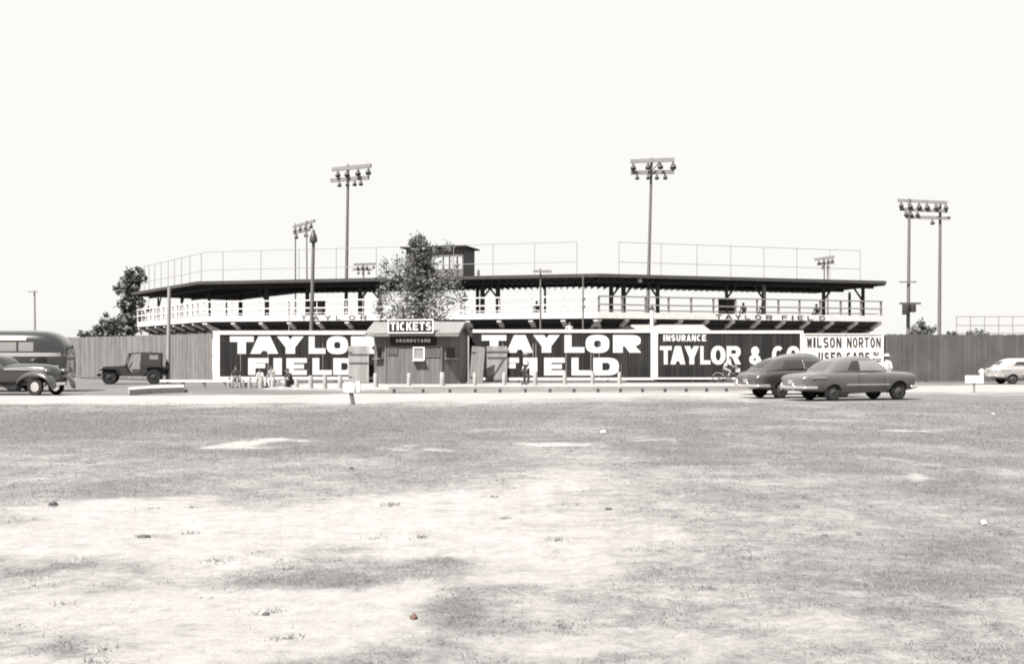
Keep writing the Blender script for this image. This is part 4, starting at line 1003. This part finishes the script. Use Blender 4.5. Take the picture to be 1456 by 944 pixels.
# dark old car at the left edge, nose to the right
def old_car(label, loc, rz):
    t = thing('vintage_car', label, 'car', loc, rz)
    st = [(-3.0,.5,.5,1.0),(-2.8,.62,.42,1.18),(-1.7,.74,.4,1.24),(-.3,.74,.4,1.27),(.2,.66,.42,1.30),(1.0,.56,.45,1.31),(1.6,.46,.5,1.26),(1.82,.38,.55,1.12),(1.9,.28,.6,.95)]
    mb = MB(); loft(mb, [body_ring(x,w_,a,b,.04,.7) for x,w_,a,b in st]); bo = link('body', sub_smooth(mb,3), [M['car_black']], t, 50)
    cs = [(x-.72,a,b,z) for x,a,b,z in ((-2.05,.55,.4,1.12),(-1.7,.66,.5,1.48),(-1.1,.7,.56,1.70),(-.4,.7,.57,1.74),(.1,.69,.56,1.68),(.38,.66,.53,1.42),(.5,.64,.5,1.2))]
    mb = MB(); loft(mb, [cabin_ring(x,a,b,1.0,z) for x,a,b,z in cs]); me = sub_smooth(mb,3); cv = bvh_of(me); ca = link('cabin', me, [M['car_black']], t, 60)
    for s in (-1,1):
        panel(cv, ((-1.05,0,1.3),(-.42,0,1.3),(-.56,0,1.58),(-1.05,0,1.58)), (0,-s,0)).build('side_window', M['carglass'], ca, None, 60)
        panel(cv, ((-2.0,0,1.3),(-1.13,0,1.3),(-1.13,0,1.58),(-1.87,0,1.58)), (0,-s,0)).build('side_window', M['carglass'], ca, None, 60)
        for ax, zz, ln in ((1.32,1.0,.78),(-2.0,.9,.7)):     # bulging wings over the wheels
            mb = MB(); rings = []
            for i in range(9):
                a = math.pi*i/8; x = ax-ln*math.cos(a)*1.12; z = .34+(zz-.34)*math.sin(a)**.7
                k = math.sin(a)**.4 if 0 < i < 8 else .5
                rings.append([(x,s*.42,z-.05),(x,s*.5,z+.05*k),(x,s*.72,z+.06*k),(x,s*.88,z-.04),(x,s*.9,z-.16),(x,s*.84,z-.2),(x,s*.6,z-.12)])
            loft(mb, rings); link('wing', sub_smooth(mb,2), [M['car_dark'] if ax > 0 else M['car_black']], t, 60)
        mb = MB(); mb.ell((1.78,s*.58,1.0),(.2,.15,.15)); mb.build('headlight', M['car_dark'], t, None, 60)
        mb = MB(); mb.beam((-.2,s*.72,1.12),(1.6,s*.475,1.1),.03,.07); mb.build('hood_trim', M['chrome'], bo)
        mb = MB(); mb.box((-.35,s*.8,.38),(2.0,.24,.05)); mb.build('running_board', M['tyre'], t)
    mb = MB()
    pts = [(1.85,.85,.5),(2.02,.4,.5),(2.04,-.4,.5),(1.85,-.85,.5)]
    for a, b in zip(pts[:-1],pts[1:]): mb.beam(a,b,.05,.12)
    mb.build('bumper', M['chrome'], t)
    for ax in (-2.0,1.32):
        for s in (-1,1): wheel(t, ax, s*.7, .37, .17, 'chrome', s > 0)
    return t
q = wx(50.5,562.5); rz = R(-14); o = Matrix.Rotation(rz,3,'Z') @ V((1.32,-.7,0))
old_car('old black car with bulging wings and a whitewall tyre in front of the bus', (q[0]-o.x,q[1]-o.y,0), rz)
# bus
def bus(label, loc, rz):
    t = thing('bus', label, 'bus', loc, rz); Lb = 7.6
    def rg_(x, w_, zb, zt):
        r = .38
        half = [(0,zb),(w_*.9,zb),(w_,zb+.12),(w_,zb+.9),(w_,zt-.75),(w_*.96,zt-.35),(w_*.78,zt-.09),(w_*.4,zt)]
        return [(x,y,z) for y,z in half]+[(x,0,zt+.01)]+[(x,-y,z) for y,z in reversed(half[1:])]
    st = [(-Lb,1.1,.5,2.75),(-Lb+.05,1.15,.45,2.83),(-Lb+1,1.2,.42,2.88),(-3,1.2,.42,2.9),(-1.3,1.2,.42,2.9),(-.75,1.17,.42,2.84),(-.3,1.06,.44,2.6),(-.06,.9,.46,2.2),(0,.78,.5,1.9)]
    mb = MB(); loft(mb, [rg_(*a) for a in st]); cuts = []
    for ax in (-2.3,-6.4):
        c_ = MB(); c_.tube((ax,-1.5,.48),(ax,-.85,.48),.56,.56,26); c_.tube((ax,.85,.48),(ax,1.5,.48),.56,.56,26); cuts.append(c_)
    me = sub_smooth(mb,3,cuts); bv = bvh_of(me); bo = link('body', me, [M['car_black']], t, 40)
    for s in (-1,1):
        for k, (xa, xb_) in enumerate(((-1.25,-.55),(-2.05,-1.38),(-2.95,-2.15),(-3.85,-3.05),(-4.75,-3.95),(-5.65,-4.85),(-6.6,-5.75))):
            f = panel(bv, ((xa,0,1.90),(xb_,0,1.90),(xb_,0,2.32),(xa,0,2.32)), (0,-s,0), .012).build('window', M['paleglass'] if k in (1,2,3) else M['carglass'], bo, None, 60)
        panel(bv, ((-5.5,0,2.42),(-1.72,0,2.42),(-1.72,0,2.58),(-5.5,0,2.58)), (0,-s,0), .014, 14, 2).build('upper_panel', M['sign_white'], bo, None, 60)
        panel(bv, ((-7.3,0,1.66),(-.06,0,1.66),(-.06,0,1.83),(-7.3,0,1.83)), (0,-s,0), .02, 40, 2).build('trim_band', M['band'], bo, None, 60)
        panel(bv, ((-7.3,0,1.04),(-.35,0,1.08),(-.25,0,1.24),(-7.3,0,1.26)), (0,-s,0), .02, 40, 2).build('trim_band', M['band'], bo, None, 60)
        for ax in (-2.3,-6.4): wheel(t, ax, s*1.02, .46, .26, M['car_dark'])
    panel(bv, ((0,-.62,1.75),(0,.62,1.75),(0,.55,2.2),(0,-.55,2.2)), (-1,0,0), .012).build('rear_window', M['carglass'], bo, None, 60)
    mb = MB(); mb.beam((.1,-.95,.55),(.1,.95,.55),.08,.16); mb.build('bumper', M['chrome'], t)
    return t
Yb = 55.5; bus('dark bus with pale trim bands and a rounded end behind the old black car', (GX(101.5,Yb),Yb,0), R(4))
# open military car with a canvas top, nose to the left
def jeep(label, loc, rz):
    t = thing('military_car', label, 'car', loc, rz); W = .78
    mb = MB()
    prof = [(-1.95,.52),(-1.95,1.0),(-1.62,1.08),(-.55,1.08),(-.45,.72),(.12,.72),(.35,1.12),(1.62,1.06),(1.68,.6),(1.1,.5),(-1.3,.48)]
    mb.prism([(x,-W,z) for x,z in prof], (0,2*W,0)); bo_me = bpy.data.meshes.new('b')
    cuts = []
    bo = mb.build('body', M['olive'], t)
    for s in (-1,1):
        mb = MB(); pts = [(.72,.62),(.85,.92),(1.6,.95),(1.82,.86)]
        for a, b in zip(pts[:-1],pts[1:]): mb.beam((a[0],s*(W+.1),a[1]),(b[0],s*(W+.1),b[1]),.34,.05)
        mb.build('front_wing', M['olive'], t)
        mb = MB(); pts = [(-.75,.62),(-.85,.95),(-1.0,1.06),(-1.75,1.06),(-1.95,.92)]
        for a, b in zip(pts[:-1],pts[1:]): mb.beam((a[0],s*(W+.06),a[1]),(b[0],s*(W+.06),b[1]),.26,.06)
        mb.build('rear_wing', M['olive'], t)
        mb = MB(); mb.ell((1.72,s*.5,.92),(.08,.11,.11)); mb.build('headlight', M['lens'], t, None, 60)
        mb = MB(); mb.box((-1.15,s*.735,1.48),(1.15,.02,.78)); cs_ = mb.build('side_curtain', M['canvas'], t)
        mb = MB(); mb.box((-1.3,s*.75,1.62),(.5,.012,.26)); mb.build('curtain_window', M['paleglass'], cs_)
        mb = MB(); mb.tube((.36,s*.70,1.08),(.12,s*.70,1.84),.03); mb.tube((-.56,s*.72,1.0),(-.56,s*.72,1.84),.03); mb.build('top_post', M['olive'], t)
    mb = MB(); mb.beam((.37,-.7,1.14),(.37,.7,1.14),.05,.06); mb.beam((.13,-.7,1.82),(.13,.7,1.82),.05,.05); mb.beam((.25,0,1.15),(.13,0,1.8),.04,.04); mb.build('windscreen_frame', M['olive'], t)
    mb = MB(); pts = [(.22,1.83),(-.5,1.9),(-1.1,1.91),(-1.72,1.87)]
    for a, b in zip(pts[:-1],pts[1:]): mb.beam((a[0],0,a[1]),(b[0],0,b[1]),1.5,.05)
    mb.box((-1.73,0,1.46),(.03,1.46,.8)); mb.build('canvas_top', M['canvas'], t)
    for x in (-.3,-1.0):
        for y in (-.36,.36):
            mb = MB(); mb.box((x,y,.82),(.5,.5,.14)); mb.box((x-.24,y,1.12),(.1,.5,.5)); mb.build('seat', M['canvas'], t)
    mb = MB(); mb.torus(Matrix.Translation((.06,.36,1.15)) @ Matrix.Rotation(R(60),4,'Y'), .2, .018); mb.tube((.06,.36,1.15),(.34,.36,.95),.02); mb.build('steering_wheel', M['tyre'], t)
    mb = MB(); mb.box((1.92,0,.55),(.1,1.5,.16)); mb.box((-2.0,0,.6),(.1,1.4,.14)); mb.build('bumper', M['olive'], t)
    mb = MB(); m = Matrix.Translation((-2.05,.2,.95)) @ Matrix.Rotation(R(90),4,'Y'); mb.lathe([(.2,-.08),(.34,-.1),(.38,-.04),(.38,.04),(.34,.1),(.2,.08)], m, 22, True); mb.build('spare_wheel', M['tyre'], t, None, 40)
    for ax in (1.25,-1.32):
        for s in (-1,1): wheel(t, ax, s*(W+.06), .43, .24, M['olive'])
    return t
jz = R(180+14); q = wx(155.5,546.4); o = Matrix.Rotation(jz,3,'Z') @ V((1.25,.84,0))
jeep('dark open military car with a canvas top parked in front of the pale fence', (q[0]-o.x,q[1]-o.y,0), jz)

# ------------------------------------------------------------------ people
def person(label, loc, rz, pose='stand', shirt='shirt_white', trousers='cloth_dark', hat=None, scale=1.0, sleeve='skin', hairm='hair', lean=0.0, group=None, seat=.42, bulk=1.12):
    J = {}
    if pose == 'stand':
        J = dict(pel=(0,0,.95),spi=(0,.01,1.15),che=(0,0,1.36),nek=(0,.0,1.5),hd0=(0,.03,1.58),hd1=(0,.025,1.70))
        arm = lambda s: [(s*.19,-.01,1.43),(s*.25,-.06,1.14),(s*.2,.06,.92),(s*.18,.1,.83)]
        leg = lambda s: [(s*.095,0,.9),(s*.11,.03*s,.5),(s*.12,.02*s,.09),(s*.13,.02*s+.17,.045)]
    elif pose == 'sit':
        h = seat
        J = dict(pel=(0,0,h+.11),spi=(0,.02,h+.32),che=(0,.07+lean,h+.54),nek=(0,.1+lean,h+.68),hd0=(0,.13+lean,h+.76),hd1=(0,.13+lean,h+.88))
        arm = lambda s: [(s*.18,.06+lean,h+.6),(s*.24,.1+lean,h+.33),(s*.13,.33+lean*.5,h+.24),(s*.1,.42+lean*.5,h+.21)]
        leg = lambda s: [(s*.1,.03,h+.09),(s*.13,.44,h+.12),(s*.13,.42,.09),(s*.14,.57,.045)]
    elif pose == 'squat':
        J = dict(pel=(0,0,.3),spi=(0,.08,.5),che=(0,.17,.7),nek=(0,.23,.83),hd0=(0,.27,.9),hd1=(0,.29,1.02))
        arm = lambda s: [(s*.18,.17,.76),(s*.25,.3,.55),(s*.12,.5,.5),(s*.08,.57,.47)]
        leg = lambda s: [(s*.11,.02,.28),(s*.17,.4,.46),(s*.14,.12,.09),(s*.15,.3,.045)]
    else:  # riding a bicycle
        J = dict(pel=(0,-.18,.97),spi=(0,-.1,1.14),che=(0,.06,1.32),nek=(0,.13,1.44),hd0=(0,.18,1.51),hd1=(0,.2,1.63))
        arm = lambda s: [(s*.18,.06,1.37),(s*.27,.2,1.17),(s*.25,.40,1.07),(s*.24,.47,1.06)]
        leg = lambda s: [(s*.09,-.14,.93),(s*.12,.2,.80 if s > 0 else .66),(s*.1,.05,.48 if s > 0 else .2),(s*.1,.2,.44 if s > 0 else .15)]
    vs_, rad, ed, part = [], [], [], []
    def add(p, r): vs_.append(V(p)); rad.append(r); return len(vs_)-1
    a = [add(J['pel'],(.155,.115)), add(J['spi'],(.14,.105)), add(J['che'],(.165,.115)), add(J['nek'],(.058,.058)), add(J['hd0'],(.078,.088)), add(J['hd1'],(.07,.082))]
    for i, pt in zip(range(5), ('tr','sh','sh','sk','sk')): ed.append((a[i],a[i+1])); part.append(pt)
    hands = []
    for s in (-1,1):
        q = arm(s); b = [add(q[0],(.062,.06)), add(q[1],(.046,.046)), add(q[2],(.034,.034)), add(q[3],(.042,.026))]
        ed += [(a[2],b[0]),(b[0],b[1]),(b[1],b[2]),(b[2],b[3])]; part += ['sh','sh',sleeve if sleeve in ('sk','sh') else 'sk','sk']
        hands.append((V(q[2]),V(q[3]),s))
        q = leg(s); b = [add(q[0],(.095,.095)), add(q[1],(.065,.065)), add(q[2],(.048,.05)), add(q[3],(.045,.035))]
        ed += [(a[0],b[0]),(b[0],b[1]),(b[1],b[2]),(b[2],b[3])]; part += ['tr','tr','tr','sho']
    me = bpy.data.meshes.new('p'); me.from_pydata(vs_, ed, []); ob = bpy.data.objects.new('p', me); COL.objects.link(ob)
    ob.modifiers.new('k','SKIN'); 
    for i, r in enumerate(rad): me.skin_vertices[0].data[i].radius = r; me.skin_vertices[0].data[i].use_root = (i == 0)
    md = ob.modifiers.new('s','SUBSURF'); md.levels = 2; md.render_levels = 2
    res = eval_mesh(ob); bpy.data.objects.remove(ob)
    bm = bmesh.new(); bm.from_mesh(res); tmp = MB(); tmp.bm.free(); tmp.bm = bm
    nf0 = len(bm.faces)
    fw = V((0,1,0)); hc = (V(J['hd0'])+V(J['hd1']))/2
    tmp.ell(hc+V((0,.088,-.015)), (.014,.026,.024), 8, 6)                     # nose
    for s in (-1,1): tmp.ell(hc+V((s*.079,0,-.01)), (.014,.024,.034), 8, 6)   # ears
    for w0, w1, s in hands:                                                    # fingers
        d = (w1-w0).normalized(); sdv = d.cross(V((s*1.0,.2,.1))).normalized()
        for k in range(4):
            o_ = w1+d*.015+sdv*(k-1.5)*.019; ln = (.062,.078,.072,.055)[k]
            m_ = o_+d*ln*.55; e_ = m_+(d*.8+V((-s*.5,.2,0))).normalized()*ln*.5
            tmp.tube(o_, m_, .0095, .0088, 6); tmp.tube(m_, e_, .0088, .007, 6)
        o_ = w0.lerp(w1,.55)-sdv*.03; tmp.tube(o_, o_+(d*.7-sdv*.6).normalized()*.06, .011, .008, 6)
    bm.faces.ensure_lookup_table()
    mi = {'sk':0,'sh':1,'tr':2,'sho':3}
    for fi, f_ in enumerate(bm.faces):
        if fi >= nf0: f_.material_index = 0; f_.smooth = True; continue
        cc = f_.calc_center_median(); best = None
        for (i, j), pt in zip(ed, part):
            A, B = vs_[i], vs_[j]; ab = B-A; tt = max(0,min(1,(cc-A).dot(ab)/ab.length_squared)); dd = (cc-(A+ab*tt)).length-(rad[i][0]*(1-tt)+rad[j][0]*tt)
            if best is None or dd < best[0]: best = (dd, pt)
        f_.material_index = mi[best[1]]; f_.smooth = True
    me2 = bpy.data.meshes.new('person'); bm.to_mesh(me2); bm.free()
    body = link('person', me2, [M['skin'],M[shirt],M[trousers],M['cloth_dark']])
    body.location = loc; body.rotation_euler = (0,0,rz); body.scale = (scale*bulk,scale*bulk,scale)
    tag(body, label, 'person', group)
    mb = MB(); mb.ell(hc+V((0,-.018,.035)), (.088,.1,.085), 14, 8); mb.build('hair', M[hairm], body, None, 80)
    if hat:
        mb = MB(); mb.lathe([(.17,0),(.17,.012),(.1,.02),(.095,.1),(.06,.12),(.01,.11)], Matrix.Translation(hc+V((0,0,.055))), 18); mb.build('hat', M[hat], body, None, 50)
    for s in (-1,1):
        mb = MB(); mb.ell(hc+V((s*.031,.083,.012)), (.013,.006,.008), 8, 6); mb.build('eye', M['hair'], body, None, 60)
    return body
def ground_at(px, py, z=0): q = wx(px,py); return (q[0],q[1],z)
person('standing man in a white shirt, dark trousers and hat in front of the second sign', (GX(748.5,64.6),64.6,.08), R(120), 'stand', 'shirt_white', 'cloth_dark', 'shirt_grey', 1.0, 'sh', bulk=1.3)
person('person in dark clothes sitting low on the white plank rail', (GX(336,61.8),61.8,0), R(185), 'sit', 'cloth_dark', 'shirt_grey', None, .86)
person('child in pale clothes sitting on the white plank rail', (GX(371,61.9),61.9,0), R(170), 'sit', 'shirt_pale', 'shirt_grey', None, .7, lean=.08, seat=.5)
person('bareheaded person in a grey shirt sitting on the white plank rail', (GX(387.5,61.8),61.8,0), R(150), 'sit', 'shirt_grey', 'shirt_pale', None, .88)
person('dark clothed person squatting behind a grey post at the end of the white rail', (GX(416,59.9),59.9,0), R(120), 'squat', 'cloth_dark', 'cloth_dark', None, .98)
person('person in a white hat and white shirt beyond the grey car\'s bonnet', (GX(1262,52.5),52.5,0), R(100), 'stand', 'shirt_white', 'shirt_grey', 'paper', .98)
person('person in pale clothes standing beside the pale car and the white board', (GX(1396,68.5),68.5,0), R(-60), 'stand', 'shirt_pale', 'shirt_pale', None, .62)
for px, d, lb, sh in ((764,-1,'small dark seated figure at the rail beside the thin crossarm pole','cloth_dark'),(1058,-.9,'small grey seated spectator next to the dark cabinet behind the railing','shirt_grey'),(1085,-1.0,'dark seated spectator leaning by a column behind the grey railing','cloth_dark'),(1162,-1.0,'grey seated spectator behind the railing above the last L of the fascia lettering','shirt_grey')):
    p, k = ray(px, d); person(lb, (p.x,p.y,ZB+.26-.0), R(20), 'sit', sh, 'cloth_dark', None, .9, seat=.3)
person('person in white behind the fence top, under the raised stand', (GX(810,79.2),79.2,2.28), R(200), 'stand', 'shirt_white', 'shirt_white', None, 1.0)
def bicycle(label, loc, rz):
    t = thing('bicycle', label, 'bicycle', loc, rz)
    for x in (-.53,.55):
        mb = MB(); m = Matrix.Translation((x,0,.34)) @ Matrix.Rotation(R(90),4,'X'); mb.torus(m,.32,.022,26,6); w_ = mb.build('wheel', M['tyre'], t, None, 60)
        mb = MB()
        for i in range(12): a = math.pi*2*i/12; mb.tube((x,0,.34),(x+.3*math.cos(a),0,.34+.3*math.sin(a)),.004,.004,4)
        mb.build('spokes', M['chrome'], w_)
        mb = MB(); 
        for i in range(8): a = R(25+130*i/8); b = R(25+130*(i+1)/8); mb.beam((x+.37*math.cos(a),0,.34+.37*math.sin(a)),(x+.37*math.cos(b),0,.34+.37*math.sin(b)),.05,.012)
        mb.build('mudguard', M['dullwhite'], w_)
    mb = MB()
    for a, b in (((-.53,0,.34),(-.05,0,.30)),((-.05,0,.30),(-.18,0,.82)),((-.18,0,.78),(.38,0,.82)),((-.05,0,.3),(.41,0,.72)),((.36,0,.98),(.55,0,.34)),((-.53,0,.34),(-.17,0,.76))): mb.tube(a,b,.02)
    mb.build('frame', M['cloth_dark'], t)
    mb = MB(); mb.path([(.26,.28,1.02),(.4,.22,1.05),(.38,0,1.0),(.4,-.22,1.05),(.26,-.28,1.02)],.014); mb.build('handlebar', M['chrome'], t)
    mb = MB(); mb.ell((-.2,0,.88),(.14,.08,.04)); mb.build('saddle', M['tyre'], t, None, 60)
    mb = MB(); mb.tube((-.05,-.1,.3),(-.05,.1,.3),.03); mb.tube((-.05,.1,.3),(.02,.1,.46),.012); mb.tube((-.05,-.1,.3),(-.12,-.1,.14),.012); mb.box((.02,.15,.46),(.09,.08,.02)); mb.box((-.12,-.15,.14),(.09,.08,.02)); mb.build('pedals', M['tyre'], t)
    mb = MB(); mb.box((.62,0,.86),(.26,.3,.2)); mb.build('basket', M['dullwhite'], t)
    return t
q = wx(1034,546.5); bicycle('bicycle with a front basket ridden in front of the insurance sign', (q[0],q[1],.0), R(-12))
person('rider in pale shirt and shorts on the bicycle before the insurance sign', (q[0],q[1],.0), R(-102), 'ride', 'shirt_pale', 'shirt_grey', None, 1.0)

# ------------------------------------------------------------------ small things lying on the field
def lump(name, label, cat, px, py, r, m, flat=.6, seed=1):
    q = wx(px,py); mb = MB(); bmesh.ops.create_icosphere(mb.bm, subdivisions=3, radius=1)
    for v in mb.bm.verts:
        k = 1+.35*noise.fractal(v.co*1.3+V((seed*7,0,0)),.8,2,3); v.co = V((v.co.x*k*r, v.co.y*k*r*.8, v.co.z*k*r*flat))
    o = mb.build(name, M[m], None, None, 60); o.location = (q[0],q[1],gz(q[0],q[1])+r*flat*.35); tag(o, label, cat, None)
lump('dirt_clod', 'dark upright clod of earth at the border of grass and pale ground', 'clod', 76, 720, .05, 'clod', .6, 1)
lump('dirt_clod', 'flat dark clod lying at the edge of a bright bare patch', 'clod', 205, 765, .06, 'clod', .3, 2)
lump('dirt_clod', 'small dark clod alone on pale grass straight below the marker board', 'clod', 500, 666, .035, 'clod', .6, 3)
lump('dirt_clod', 'tiny dark clod alone in the middle of the field', 'clod', 865, 722, .035, 'clod', .5, 4)
lump('dirt_clod', 'tiny low clod on bright bare soil beside a dark grass patch', 'clod', 378, 872, .025, 'clod', .5, 5)
lump('scrap', 'small reddish brown scrap lying near the bottom of the field', 'scrap', 588, 880, .022, 'rust', 1.1, 6)
def paper(label, px, py, s, rz):
    q = wx(px,py); g = gz(q[0],q[1])+.02; mb = MB(); mb.hexa([(-s,-s*.7,0),(s,-s*.6,.01),(s*.9,s*.7,.03),(-s*.8,s*.6,.02)],[(-s,-s*.7,.004),(s,-s*.6,.014),(s*.9,s*.7,.034),(-s*.8,s*.6,.024)])
    o = mb.build('paper_scrap', M['paper'], None); o.location = (q[0],q[1],g); o.rotation_euler = (R(14),0,rz); tag(o, label, 'paper', None)
paper('largest white paper scrap, lying on evenly grey grass', 1398, 744, .028, .4)
paper('small white paper scrap on the grass in front of the grey car', 1412, 590, .06, 1.0)
paper('white paper scrap on the grass near the long bare streak below the road', 857, 615, .06, .2)
